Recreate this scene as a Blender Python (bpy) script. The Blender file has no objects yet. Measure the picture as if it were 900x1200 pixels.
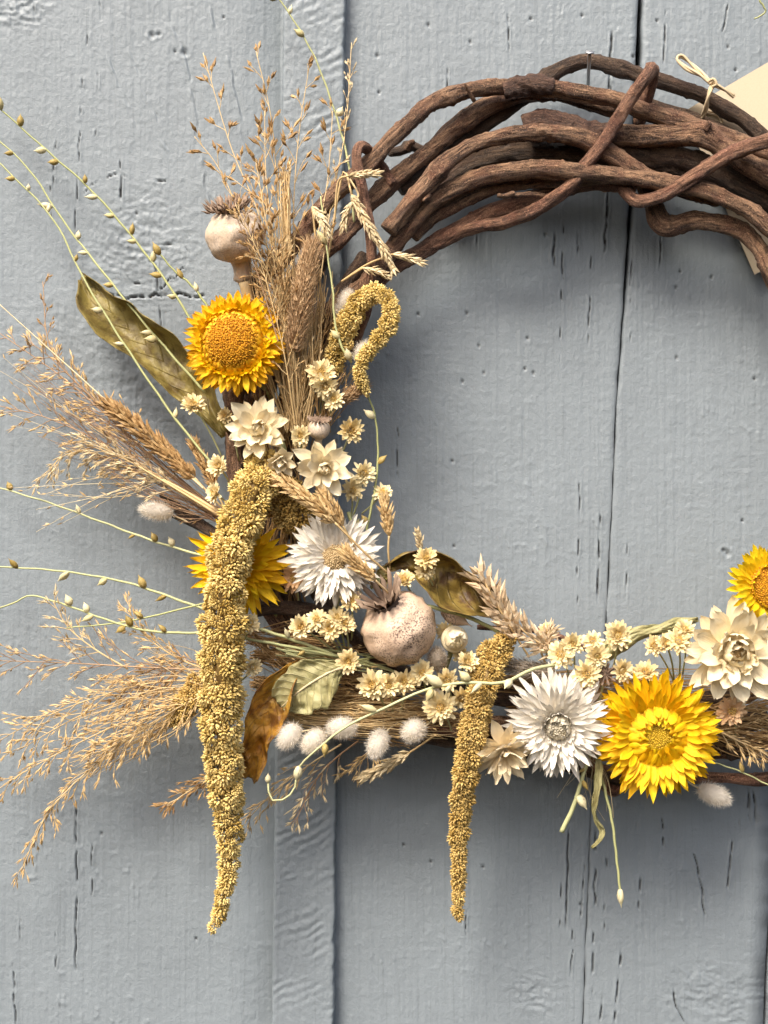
import bpy, math, random
import numpy as np
from mathutils import Vector, Matrix, Quaternion

# ------------------------------------------------------------------ camera, sky, sun, exposure
S = 0.00035                  # metres on the wall for one unit of the layout (900 x 1200 units)
DP = 1770.0                  # camera distance in the same units
scene = bpy.context.scene
cam_data = bpy.data.cameras.new("camera")
cam = bpy.data.objects.new("camera", cam_data)
scene.collection.objects.link(cam)
cam_data.sensor_fit = 'VERTICAL'
cam_data.sensor_height = 24.0
cam_data.lens = 24.0 * DP / 1200.0
cam_data.clip_start = 0.02
cam_data.clip_end = 50.0
cam.location = (0, -DP * S, 0)
cam.rotation_euler = (math.radians(90), 0, 0)
scene.camera = cam

SUN = Vector((-0.36, -0.62, 0.88)).normalized()      # towards the sun
world = bpy.data.worlds.new("World")
scene.world = world
world.use_nodes = True
wn = world.node_tree
sky = wn.nodes.new("ShaderNodeTexSky")
sky.sky_type = 'NISHITA'
sky.sun_disc = False
sky.sun_elevation = math.asin(SUN.z)
sky.sun_rotation = math.atan2(SUN.x, SUN.y)
sky.air_density = 1.0
sky.dust_density = 6.0
sky.ozone_density = 0.4
bg = wn.nodes["Background"]
bg.inputs["Strength"].default_value = 0.08
wn.links.new(sky.outputs[0], bg.inputs["Color"])

sun_data = bpy.data.lights.new("sun", 'SUN')
sun_data.energy = 1.5
sun_data.angle = math.radians(22)
sun_data.color = (1.0, 0.94, 0.85)
sun = bpy.data.objects.new("sun", sun_data)
scene.collection.objects.link(sun)
sun.rotation_euler = SUN.to_track_quat('Z', 'Y').to_euler()
sun.location = (-1, -1.5, 2)

vs = scene.view_settings
vs.view_transform = 'Standard'
vs.look = 'None'
vs.exposure = 1.6
vs.gamma = 1.0
vs.use_curve_mapping = False
scene.cycles.max_bounces = 8
scene.cycles.use_denoising = True

# ------------------------------------------------------------------ helpers
R = random.Random(11)
def P(px, py, d=0.0):
    s = S * (1 - d / DP)
    return Vector(((px - 450) * s, -d * S, (600 - py) * s))
UP = Vector((0, 0, 1)); OUT = Vector((0, -1, 0)); RIGHT = Vector((1, 0, 0))
K = S * 0.93                 # metres per unit at the depth of the flowers

def link(o):
    scene.collection.objects.link(o); return o
def tag(o, label, cat, group=None, kind=None):
    if label: o["label"] = label
    if cat: o["category"] = cat
    if group: o["group"] = group
    if kind: o["kind"] = kind
    return o
def empty(name, loc, label, cat, group=None, kind=None, rot=None, scale=1.0):
    o = bpy.data.objects.new(name, None); o.empty_display_size = 0.005
    link(o)
    o.location = loc
    if rot is not None:
        o.rotation_mode = 'QUATERNION'; o.rotation_quaternion = rot
    o.scale = (scale,) * 3
    return tag(o, label, cat, group, kind)

class MB:
    """collects vertices, faces and a (t, random, extra) vector for each vertex"""
    def __init__(s): s.v = []; s.f = []; s.a = []
    def add(s, vs_, fs, at):
        b = len(s.v)
        s.v.extend([tuple(x) for x in vs_]); s.a.extend(at)
        s.f.extend([tuple(i + b for i in f) for f in fs])
    def mesh(s, name, mat, smooth=True):
        me = bpy.data.meshes.new(name)
        me.from_pydata(s.v, [], s.f)
        at = me.attributes.new("pa", 'FLOAT_VECTOR', 'POINT')
        at.data.foreach_set("vector", np.array(s.a, dtype=np.float32).ravel())
        if smooth:
            me.polygons.foreach_set("use_smooth", np.ones(len(me.polygons), dtype=bool))
        me.materials.append(mat)
        me.update()
        return me
    def obj(s, name, mat, parent=None, smooth=True, local=False, kind=None):
        o = link(bpy.data.objects.new(name, s.mesh(name, mat, smooth)))
        if parent is not None:
            o.parent = parent
            if not local:                      # vertices are in world space, parent is an unrotated Empty
                o.matrix_parent_inverse = Matrix.Translation(-parent.location)
        if kind: o["kind"] = kind
        return o

def inst(name, mesh, parent, matrix):
    o = link(bpy.data.objects.new(name, mesh))
    o.parent = parent
    o.matrix_basis = matrix
    return o

def spline(pts, n):
    """Catmull-Rom through pts (Vectors or tuples), n samples, about evenly spaced"""
    p = np.array([tuple(x) for x in pts], dtype=float)
    if len(p) == 2:
        u = np.linspace(0, 1, n)[:, None]
        return p[0] * (1 - u) + p[1] * u
    e = np.vstack([2 * p[0] - p[1], p, 2 * p[-1] - p[-2]])
    seg = len(p) - 1
    m = max(16, 12)
    out = []
    for i in range(seg):
        p0, p1, p2, p3 = e[i], e[i + 1], e[i + 2], e[i + 3]
        u = np.linspace(0, 1, m, endpoint=False)[:, None]
        out.append(0.5 * (2 * p1 + (p2 - p0) * u + (2 * p0 - 5 * p1 + 4 * p2 - p3) * u ** 2 + (3 * p1 - p0 - 3 * p2 + p3) * u ** 3))
    out.append(p[-1:])
    q = np.vstack(out)
    dl = np.r_[0, np.cumsum(np.linalg.norm(np.diff(q[:, :3], axis=0), axis=1))]
    x = np.linspace(0, dl[-1], n)
    return np.stack([np.interp(x, dl, q[:, k]) for k in range(q.shape[1])], 1)

def frames(c):
    t = np.gradient(c, axis=0)
    t /= np.linalg.norm(t, axis=1)[:, None] + 1e-12
    ref = np.array([0, 1.0, 0]) if abs(t[0][1]) < 0.9 else np.array([1.0, 0, 0])
    n = np.cross(t[0], ref); n /= np.linalg.norm(n)
    N = [n]
    for i in range(1, len(c)):
        n = N[-1] - t[i] * np.dot(N[-1], t[i]); n /= np.linalg.norm(n) + 1e-12
        N.append(n)
    N = np.array(N)
    return t, N, np.cross(t, N)

def tube(mb, c, rad, sides=6, rnd=None, disp=None, bark=False, cap=True):
    c = np.asarray(c, dtype=float); n = len(c)
    rad = np.broadcast_to(np.asarray(rad, dtype=float), (n,))
    t, N, B = frames(c)
    rnd = R.random() if rnd is None else rnd
    ln = np.r_[0, np.cumsum(np.linalg.norm(np.diff(c, axis=0), axis=1))]
    a = np.linspace(0, 2 * math.pi, sides, endpoint=False)
    ca, sa = np.cos(a), np.sin(a)
    rr = rad[:, None] * np.ones(sides)[None, :]
    if disp is not None: rr = rr * disp(ln, a)
    V = c[:, None, :] + rr[..., None] * (ca[None, :, None] * N[:, None, :] + sa[None, :, None] * B[:, None, :])
    if bark:
        A = np.stack([rad[:, None] * ca[None, :], rad[:, None] * sa[None, :], (ln + rnd * 3)[:, None] * np.ones(sides)], -1)
    else:
        A = np.stack([np.repeat((ln / (ln[-1] + 1e-9))[:, None], sides, 1), np.full((n, sides), rnd), np.tile((a / 6.283)[None], (n, 1))], -1)
    F = []
    for i in range(n - 1):
        for j in range(sides):
            k = (j + 1) % sides
            F.append((i * sides + j, i * sides + k, (i + 1) * sides + k, (i + 1) * sides + j))
    if cap:
        F.append(tuple(range(sides))[::-1]); F.append(tuple(range((n - 1) * sides, n * sides)))
    mb.add(V.reshape(-1, 3).tolist(), F, A.reshape(-1, 3).tolist())

def perp(d):
    d = Vector(d).normalized()
    a = d.cross(Vector((0.31, 0.87, 0.38)))
    if a.length < 1e-3: a = d.cross(Vector((1, 0, 0)))
    a.normalize()
    return d, a, d.cross(a)

def grain(mb, base, d, L, r, rnd=None, sides=4, wide=0.4, t=(0, 1)):
    """slim pointed glume / bract"""
    d, a, b = perp(d); rnd = R.random() if rnd is None else rnd
    base = Vector(base); ph = R.random() * 6.28
    vs_ = [base]; at = [(t[0], rnd, 0)]
    for k in range(sides):
        q = ph + k * 6.2832 / sides
        vs_.append(base + d * (L * wide) + (a * math.cos(q) + b * math.sin(q)) * r); at.append((t[0] + (t[1] - t[0]) * wide, rnd, 0.5))
    vs_.append(base + d * L); at.append((t[1], rnd, 1))
    fs = []
    for k in range(sides):
        m = (k + 1) % sides
        fs.append((0, 1 + m, 1 + k)); fs.append((1 + k, 1 + m, sides + 1))
    mb.add(vs_, fs, at)

def hair(mb, base, d, L, w, rnd=None):
    d, a, b = perp(d); rnd = R.random() if rnd is None else rnd
    base = Vector(base); q = R.random() * 6.28
    e = (a * math.cos(q) + b * math.sin(q)) * w
    mb.add([base - e, base + e, base + d * L], [(0, 1, 2)], [(0, rnd, 0), (0, rnd, 0), (1, rnd, 1)])

def rdir(d, spread):
    d, a, b = perp(d)
    q = R.random() * 6.2832; s = spread * math.sqrt(R.random())
    return (d * math.cos(s) + (a * math.cos(q) + b * math.sin(q)) * math.sin(s)).normalized()

# numpy value noise
_tab = np.random.RandomState(5).rand(256, 256)
def vn(x, y, seed=0):
    x = x + seed * 17.31; y = y + seed * 9.77
    xi = np.floor(x).astype(int); yi = np.floor(y).astype(int)
    fx = x - xi; fy = y - yi
    fx = fx * fx * (3 - 2 * fx); fy = fy * fy * (3 - 2 * fy)
    g = lambda i, j: _tab[(xi + i) & 255, (yi + j) & 255]
    return (g(0, 0) * (1 - fx) + g(1, 0) * fx) * (1 - fy) + (g(0, 1) * (1 - fx) + g(1, 1) * fx) * fy
def fbm(x, y, seed=0, o=4):
    s = 0; a = 0.5
    for k in range(o):
        s = s + a * vn(x * 2 ** k, y * 2 ** k, seed + k * 3); a *= 0.5
    return s

# ------------------------------------------------------------------ materials
def nodes(name):
    m = bpy.data.materials.new(name); m.use_nodes = True
    nt = m.node_tree
    return m, nt, nt.nodes["Principled BSDF"]
def N_(nt, typ, **kw):
    n = nt.nodes.new(typ)
    for k, v in kw.items():
        if k in n.inputs: n.inputs[k].default_value = v
        else: setattr(n, k, v)
    return n
def mixc(nt, fac, a, b, blend='MIX'):
    n = nt.nodes.new("ShaderNodeMix"); n.data_type = 'RGBA'; n.blend_type = blend
    for sock, val in ((n.inputs[0], fac), (n.inputs[6], a), (n.inputs[7], b)):
        if isinstance(val, bpy.types.NodeSocket): nt.links.new(val, sock)
        elif isinstance(val, (int, float)): sock.default_value = val
        else: sock.default_value = (*val, 1)
    return n.outputs[2]
def math_(nt, op, a, b=None, clamp=False):
    n = nt.nodes.new("ShaderNodeMath"); n.operation = op; n.use_clamp = clamp
    for s_, v in zip(n.inputs, (a, b)):
        if v is None: continue
        if isinstance(v, bpy.types.NodeSocket): nt.links.new(v, s_)
        else: s_.default_value = v
    return n.outputs[0]
def ramp(nt, x, lo, hi):
    n = nt.nodes.new("ShaderNodeMapRange"); n.clamp = True
    nt.links.new(x, n.inputs[0]); n.inputs[1].default_value = lo; n.inputs[2].default_value = hi
    return n.outputs[0]
def noise(nt, scale, detail=3, rough=0.6, vec=None, dist=0.0):
    n = nt.nodes.new("ShaderNodeTexNoise")
    n.inputs["Scale"].default_value = scale; n.inputs["Detail"].default_value = detail
    n.inputs["Roughness"].default_value = rough; n.inputs["Distortion"].default_value = dist
    if vec is None:
        vec = nt.nodes.new("ShaderNodeTexCoord").outputs["Object"]
    nt.links.new(vec, n.inputs["Vector"])
    return n.outputs["Fac"]
def bump(nt, bsdf, h, strength, dist):
    b = nt.nodes.new("ShaderNodeBump"); b.inputs["Strength"].default_value = strength; b.inputs["Distance"].default_value = dist
    nt.links.new(h, b.inputs["Height"]); nt.links.new(b.outputs[0], bsdf.inputs["Normal"])
    return b
def attr(nt):
    a = nt.nodes.new("ShaderNodeAttribute"); a.attribute_name = "pa"
    s = nt.nodes.new("ShaderNodeSeparateXYZ"); nt.links.new(a.outputs["Vector"], s.inputs[0])
    return a.outputs["Vector"], s.outputs[0], s.outputs[1], s.outputs[2]

def plant(name, lo, hi, tip=None, tip_range=(0.5, 1.0), base=None, base_range=(0.35, 0.0), rough=0.6, trans=0.0, nscale=900, objvar=0.3, streak=0.0, spec=0.3):
    """lo..hi by the piece's random number, towards tip / base colour along the piece"""
    m, nt, bs = nodes(name)
    _, t, rnd, k = attr(nt)
    oi = nt.nodes.new("ShaderNodeObjectInfo")
    nz = noise(nt, nscale, 3)
    f = math_(nt, 'ADD', math_(nt, 'MULTIPLY', rnd, 0.55), math_(nt, 'MULTIPLY', nz, 0.35))
    f = math_(nt, 'ADD', f, math_(nt, 'MULTIPLY', math_(nt, 'SUBTRACT', oi.outputs["Random"], 0.4), objvar), True)
    c = mixc(nt, f, lo, hi)
    if tip is not None: c = mixc(nt, ramp(nt, t, *tip_range), c, tip)
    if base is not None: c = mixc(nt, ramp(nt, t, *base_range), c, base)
    if streak:
        w = nt.nodes.new("ShaderNodeTexNoise"); w.inputs["Scale"].default_value = 1.0; w.inputs["Detail"].default_value = 2
        cx = nt.nodes.new("ShaderNodeCombineXYZ")
        nt.links.new(math_(nt, 'MULTIPLY', t, 2.0), cx.inputs[0]); nt.links.new(math_(nt, 'MULTIPLY', k, 14.0), cx.inputs[1])
        nt.links.new(math_(nt, 'MULTIPLY', oi.outputs["Random"], 50), cx.inputs[2])
        nt.links.new(cx.outputs[0], w.inputs["Vector"])
        c = mixc(nt, math_(nt, 'MULTIPLY', ramp(nt, w.outputs["Fac"], 0.45, 0.75), streak), c, tuple(x * 0.72 for x in lo))
        bump(nt, bs, w.outputs["Fac"], 0.5, 0.0006)
    nt.links.new(c, bs.inputs["Base Color"])
    bs.inputs["Roughness"].default_value = rough
    bs.inputs["Specular IOR Level"].default_value = spec
    if trans:
        tr = nt.nodes.new("ShaderNodeBsdfTranslucent"); nt.links.new(c, tr.inputs["Color"])
        mx = nt.nodes.new("ShaderNodeMixShader"); mx.inputs[0].default_value = trans
        nt.links.new(bs.outputs[0], mx.inputs[1]); nt.links.new(tr.outputs[0], mx.inputs[2])
        nt.links.new(mx.outputs[0], nt.nodes["Material Output"].inputs["Surface"])
    return m

M = {}
# painted boards
def paint(name, base):
    m, nt, bs = nodes(name)
    vec, crack, wear, k = attr(nt)
    n1 = noise(nt, 26, 4); n2 = noise(nt, 700, 3); n3 = noise(nt, 2200, 2)
    c = mixc(nt, ramp(nt, n1, 0.3, 0.7), tuple(x * 0.94 for x in base), tuple(x * 1.05 for x in base))
    c = mixc(nt, math_(nt, 'MULTIPLY', ramp(nt, n2, 0.55, 0.8), 0.12), c, tuple(x * 0.8 for x in base))
    mp2 = nt.nodes.new("ShaderNodeMapping"); mp2.inputs["Scale"].default_value = (1, 1, 0.035)
    nt.links.new(nt.nodes.new("ShaderNodeTexCoord").outputs["Object"], mp2.inputs[0])
    c = mixc(nt, math_(nt, 'MULTIPLY', ramp(nt, noise(nt, 620, 4, 0.7, mp2.outputs[0]), 0.54, 0.70), 0.45), c, tuple(x * 0.72 for x in base))
    c = mixc(nt, math_(nt, 'MULTIPLY', ramp(nt, noise(nt, 240, 5, 0.7), 0.66, 0.70), 0.5), c, tuple(x * 1.25 for x in base))
    c = mixc(nt, crack, c, (0.022, 0.019, 0.018))
    nt.links.new(c, bs.inputs["Base Color"])
    bs.inputs["Specular IOR Level"].default_value = 0.45
    nt.links.new(math_(nt, 'ADD', math_(nt, 'MULTIPLY', n2, 0.2), 0.36), bs.inputs["Roughness"])
    mp = nt.nodes.new("ShaderNodeMapping"); mp.inputs["Scale"].default_value = (1, 1, 0.07)
    nt.links.new(nt.nodes.new("ShaderNodeTexCoord").outputs["Object"], mp.inputs[0])
    gr = noise(nt, 900, 4, 0.65, mp.outputs[0])
    h = math_(nt, 'ADD', math_(nt, 'MULTIPLY', n2, 0.5), math_(nt, 'ADD', math_(nt, 'MULTIPLY', n3, 0.25), math_(nt, 'MULTIPLY', gr, 0.28)))
    bump(nt, bs, h, 0.8, 0.0005)
    return m
M['paint'] = paint('grey_paint', (0.218, 0.250, 0.272))
m, nt, bs = nodes('dark_gap'); bs.inputs["Base Color"].default_value = (0.012, 0.011, 0.01, 1); bs.inputs["Roughness"].default_value = 0.9
M['gap'] = m

def bark(name, lo, hi, red):
    m, nt, bs = nodes(name)
    vec, x, y, z = attr(nt)
    mp = nt.nodes.new("ShaderNodeMapping"); mp.inputs["Scale"].default_value = (1, 1, 0.16)
    nt.links.new(vec, mp.inputs[0])
    s1 = noise(nt, 620, 5, 0.75, mp.outputs[0], 0.8)
    s2 = noise(nt, 120, 3, 0.6, vec)
    s3 = noise(nt, 2200, 3, 0.6, vec)
    s4 = noise(nt, 420, 3, 0.6, vec)
    c = mixc(nt, ramp(nt, s1, 0.40, 0.60), lo, hi)
    c = mixc(nt, math_(nt, 'MULTIPLY', ramp(nt, s2, 0.46, 0.66), 0.7), c, red)
    c = mixc(nt, math_(nt, 'MULTIPLY', ramp(nt, s3, 0.54, 0.70), 0.65), c, tuple(min(1, v * 1.9) for v in hi))
    c = mixc(nt, math_(nt, 'MULTIPLY', ramp(nt, s4, 0.56, 0.7), 0.6), c, tuple(v * 0.55 for v in lo))
    nt.links.new(c, bs.inputs["Base Color"])
    bs.inputs["Roughness"].default_value = 0.6
    bs.inputs["Specular IOR Level"].default_value = 0.4
    bump(nt, bs, math_(nt, 'ADD', s1, math_(nt, 'ADD', math_(nt, 'MULTIPLY', s3, 0.35), math_(nt, 'MULTIPLY', s4, 0.5))), 1.0, 0.0028)
    return m
M['bark'] = bark('brown_bark', (0.045, 0.021, 0.012), (0.400, 0.235, 0.135), (0.165, 0.070, 0.040))
M['bark_dark'] = bark('dark_bark', (0.034, 0.020, 0.013), (0.140, 0.088, 0.054), (0.075, 0.038, 0.024))
M['bark_red'] = bark('reddish_bark', (0.070, 0.030, 0.018), (0.380, 0.200, 0.120), (0.190, 0.078, 0.048))

M['yellow'] = plant('yellow_bract', (0.90, 0.47, 0.004), (0.95, 0.68, 0.012), rough=0.45, trans=0.14, streak=0.35, objvar=0.7)
M['yellow_lemon'] = plant('lemon_bract', (0.88, 0.58, 0.01), (0.93, 0.72, 0.02), rough=0.45, trans=0.18, streak=0.3, objvar=0.6)
M['bandbrown'] = plant('amber_bract', (0.55, 0.24, 0.01), (0.85, 0.50, 0.02), rough=0.5, trans=0.1, objvar=0.8)
M['orange'] = plant('orange_bract', (0.92, 0.54, 0.005), (0.95, 0.68, 0.012), tip=(0.80, 0.27, 0.006), tip_range=(0.6, 1.25), rough=0.45, trans=0.18, streak=0.35, objvar=0.8)
M['white'] = plant('white_bract', (0.90, 0.83, 0.70), (0.95, 0.90, 0.81), rough=0.4, trans=0.12, streak=0.15, objvar=0.5)
M['cream'] = plant('cream_bract', (0.87, 0.72, 0.44), (0.93, 0.84, 0.62), rough=0.42, trans=0.14, streak=0.25, objvar=0.6)
M['peach'] = plant('peach_bract', (0.87, 0.70, 0.43), (0.93, 0.84, 0.64), rough=0.42, trans=0.14, streak=0.25, objvar=0.7)
M['disc_brown'] = plant('brown_floret', (0.34, 0.13, 0.012), (0.86, 0.45, 0.02), rough=0.7)
M['disc_yellow'] = plant('yellow_floret', (0.55, 0.34, 0.02), (0.85, 0.60, 0.05), rough=0.6)
M['disc_tan'] = plant('tan_floret', (0.42, 0.29, 0.13), (0.70, 0.55, 0.33), rough=0.7)
M['disc_grey'] = plant('closed_bract', (0.42, 0.36, 0.24), (0.74, 0.68, 0.56), rough=0.5)
M['everlast'] = plant('small_cream_bract', (0.72, 0.55, 0.25), (0.88, 0.77, 0.48), rough=0.5, trans=0.15, objvar=0.5)
M['everlast_pink'] = plant('small_peach_bract', (0.62, 0.36, 0.17), (0.76, 0.55, 0.33), rough=0.5, trans=0.15, objvar=0.5)
M['eye'] = plant('small_brown_eye', (0.44, 0.24, 0.04), (0.80, 0.58, 0.20), rough=0.7)
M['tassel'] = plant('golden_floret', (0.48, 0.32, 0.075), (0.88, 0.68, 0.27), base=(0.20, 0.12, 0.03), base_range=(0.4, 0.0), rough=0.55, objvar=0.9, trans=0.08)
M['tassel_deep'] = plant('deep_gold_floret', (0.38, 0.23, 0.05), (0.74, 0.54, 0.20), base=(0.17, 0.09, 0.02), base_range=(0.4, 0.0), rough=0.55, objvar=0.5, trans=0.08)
M['tassel_stem'] = plant('tassel_stem', (0.25, 0.16, 0.05), (0.33, 0.22, 0.08))
M['straw'] = plant('straw', (0.50, 0.34, 0.15), (0.76, 0.58, 0.32), rough=0.5, objvar=0.2)
M['straw_pale'] = plant('pale_straw', (0.58, 0.46, 0.26), (0.76, 0.66, 0.44), rough=0.5, objvar=0.2)
M['spike_tan'] = plant('tan_glume', (0.43, 0.26, 0.095), (0.84, 0.62, 0.32), rough=0.55, objvar=0.25, trans=0.1)
M['spike_brown'] = plant('brown_glume', (0.22, 0.11, 0.035), (0.60, 0.39, 0.17), rough=0.55, objvar=0.25, trans=0.1)
M['spike_pale'] = plant('pale_glume', (0.55, 0.40, 0.20), (0.80, 0.68, 0.44), rough=0.5, objvar=0.25, trans=0.12)
M['spike_mauve'] = plant('mauve_glume', (0.52, 0.36, 0.21), (0.85, 0.70, 0.48), rough=0.5, objvar=0.25, trans=0.12)
M['purple_stem'] = plant('purple_stem', (0.26, 0.15, 0.085), (0.50, 0.33, 0.19), rough=0.5)
M['green_stem'] = plant('green_stem', (0.34, 0.36, 0.14), (0.58, 0.57, 0.32), rough=0.5)
M['pod'] = plant('pale_pod', (0.50, 0.42, 0.18), (0.74, 0.66, 0.42), rough=0.5, objvar=0.7, trans=0.1)
M['pod_brown'] = plant('olive_pod', (0.26, 0.18, 0.04), (0.46, 0.34, 0.12), rough=0.45, objvar=0.6, trans=0.1)
M['fur'] = plant('white_fur', (0.80, 0.73, 0.62), (0.92, 0.88, 0.81), rough=0.9, trans=0.5, spec=0.05)
M['fur_grey'] = plant('grey_fur', (0.42, 0.34, 0.26), (0.60, 0.52, 0.42), rough=0.8, trans=0.2)
M['fur_brown'] = plant('brown_fur', (0.33, 0.19, 0.085), (0.64, 0.45, 0.26), rough=0.8, trans=0.2)
M['twine'] = plant('jute_twine', (0.46, 0.33, 0.18), (0.72, 0.59, 0.39), rough=0.85, nscale=2500)
M['crown'] = plant('crown_brown', (0.05, 0.028, 0.017), (0.34, 0.235, 0.165), tip=(0.30, 0.215, 0.15), tip_range=(0.5, 1.1), rough=0.75)
m, nt, bs = nodes('nail_steel'); bs.inputs["Base Color"].default_value = (0.42, 0.43, 0.44, 1); bs.inputs["Metallic"].default_value = 0.9
nzs = noise(nt, 1500, 3); nt.links.new(math_(nt, 'ADD', math_(nt, 'MULTIPLY', nzs, 0.3), 0.28), bs.inputs["Roughness"])
M['steel'] = m
m, nt, bs = nodes('kraft_card'); c = mixc(nt, noise(nt, 1800, 4), (0.50, 0.40, 0.27), (0.60, 0.50, 0.36)); nt.links.new(c, bs.inputs["Base Color"]); bs.inputs["Roughness"].default_value = 0.85
M['card'] = m
m, nt, bs = nodes('print_ink'); bs.inputs["Base Color"].default_value = (0.03, 0.026, 0.024, 1)
M['ink'] = m

def poppy_mat(name, lo, hi, speck):
    m, nt, bs = nodes(name)
    _, t, rnd, k = attr(nt)
    n1 = noise(nt, 90, 4); n2 = noise(nt, 1500, 2, 0.5); n3 = noise(nt, 45, 2); n4 = noise(nt, 300, 4)
    c = mixc(nt, ramp(nt, n1, 0.32, 0.68), lo, hi)
    c = mixc(nt, math_(nt, 'MULTIPLY', ramp(nt, n4, 0.55, 0.75), 0.55), c, tuple(v * 0.68 for v in lo))
    patch = math_(nt, 'MULTIPLY', ramp(nt, n2, 0.50, 0.60), math_(nt, 'MULTIPLY', ramp(nt, n3, 0.42, 0.62), speck))
    c = mixc(nt, patch, c, (0.11, 0.065, 0.055))
    nt.links.new(c, bs.inputs["Base Color"]); bs.inputs["Roughness"].default_value = 0.6
    bump(nt, bs, math_(nt, 'ADD', n4, math_(nt, 'MULTIPLY', n2, 0.4)), 0.5, 0.0006)
    return m
M['poppy'] = poppy_mat('speckled_capsule', (0.54, 0.37, 0.25), (0.74, 0.56, 0.41), 0.9)
M['poppy_pale'] = poppy_mat('pale_capsule', (0.56, 0.42, 0.29), (0.72, 0.59, 0.46), 0.35)

def leaf_mat(name, lo, hi, blot, blot_amt, vein):
    m, nt, bs = nodes(name)
    _, t, w, k = attr(nt)
    n1 = noise(nt, 60, 4); n2 = noise(nt, 170, 5, 0.65); n3 = noise(nt, 900, 3)
    c = mixc(nt, ramp(nt, n1, 0.3, 0.7), lo, hi)
    c = mixc(nt, math_(nt, 'MULTIPLY', ramp(nt, n2, 0.46, 0.62), blot_amt), c, blot)
    # side veins: chevrons along the leaf
    ph = math_(nt, 'SUBTRACT', math_(nt, 'MULTIPLY', t, 9.0), math_(nt, 'MULTIPLY', math_(nt, 'ABSOLUTE', w), 2.2))
    fr = math_(nt, 'PINGPONG', ph, 0.5)
    vf = math_(nt, 'SUBTRACT', 1.0, ramp(nt, fr, 0.0, 0.07))
    c = mixc(nt, math_(nt, 'MULTIPLY', vf, 0.45), c, vein)
    nt.links.new(c, bs.inputs["Base Color"]); bs.inputs["Roughness"].default_value = 0.5
    bump(nt, bs, math_(nt, 'ADD', math_(nt, 'MULTIPLY', vf, 0.5), math_(nt, 'ADD', n2, math_(nt, 'MULTIPLY', n3, 0.3))), 0.7, 0.0009)
    tr = nt.nodes.new("ShaderNodeBsdfTranslucent"); nt.links.new(c, tr.inputs["Color"])
    mx = nt.nodes.new("ShaderNodeMixShader"); mx.inputs[0].default_value = 0.15
    nt.links.new(bs.outputs[0], mx.inputs[1]); nt.links.new(tr.outputs[0], mx.inputs[2])
    nt.links.new(mx.outputs[0], nt.nodes["Material Output"].inputs["Surface"])
    return m
M['leaf_olive'] = leaf_mat('olive_leaf', (0.17, 0.125, 0.03), (0.34, 0.27, 0.075), (0.11, 0.07, 0.02), 0.75, (0.235, 0.18, 0.05))
M['leaf_green'] = leaf_mat('sage_leaf', (0.30, 0.28, 0.115), (0.44, 0.40, 0.19), (0.27, 0.21, 0.075), 0.4, (0.55, 0.50, 0.27))
M['leaf_rust'] = leaf_mat('rust_leaf', (0.50, 0.21, 0.02), (0.62, 0.38, 0.06), (0.15, 0.05, 0.012), 0.8, (0.34, 0.17, 0.03))
M['leaf_brown'] = leaf_mat('brown_green_leaf', (0.15, 0.105, 0.026), (0.36, 0.25, 0.055), (0.085, 0.038, 0.014), 0.9, (0.24, 0.17, 0.05))

# ------------------------------------------------------------------ the wall of painted boards
CR = []          # (points, half width, depth, brokenness)
def crack(pts, w=1.1, dep=6.0, br=0.5): CR.append((pts, w * 0.72, dep * 0.8, br))
for a in [[(118, 0), (112, 170)], [(97, 90), (88, 270)], [(68, 125), (62, 215)], [(103, 40), (100, 110)], [(40, 0), (42, 60)], [(140, 185), (141, 245)]]:
    crack(a, 0.9, 4, 0.55)
crack([(89, 930), (90, 1010), (89, 1135)], 1.1, 6, 0.15)
crack([(108, 985), (108, 1055)], 0.9, 4, 0.5); crack([(67, 1075), (66, 1140)], 0.9, 5, 0.4); crack([(15, 1130), (18, 1200)], 0.9, 5, 0.3)
crack([(70, 1160), (69, 1200)], 0.9, 4, 0.5); crack([(304, 1165), (300, 1192)], 1.6, 5, 0.3); crack([(23, 1060), (23, 1100)], 0.8, 4, 0.5)
for a in [[(712, 222), (708, 300)], [(717, 40), (714, 190)], [(660, 262), (656, 420)], [(740, 305), (738, 400)], [(680, 560), (676, 720)], [(775, 262), (774, 310)],
          [(780, 15), (777, 92)], [(650, 272), (650, 312)], [(679, 255), (677, 300)], [(703, 600), (700, 740)], [(560, 268), (560, 292)], [(735, 640), (733, 700)],
          [(692, 300), (690, 400)], [(465, 500), (467, 560)], [(487, 580), (486, 616)], [(445, 70), (446, 88)], [(525, 82), (524, 108)], [(855, 0), (846, 40)], [(596, 20), (596, 60)], [(658, 10), (657, 50)]]:
    crack(a, 1.0, 5, 0.45)
crack([(650, 275), (649, 305)], 1.5, 6, 0.3); crack([(712, 226), (709, 290)], 1.4, 6, 0.45); crack([(717, 40), (715, 110)], 1.5, 7, 0.15)
crack([(703, 605), (700, 700)], 1.3, 6, 0.3)
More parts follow.
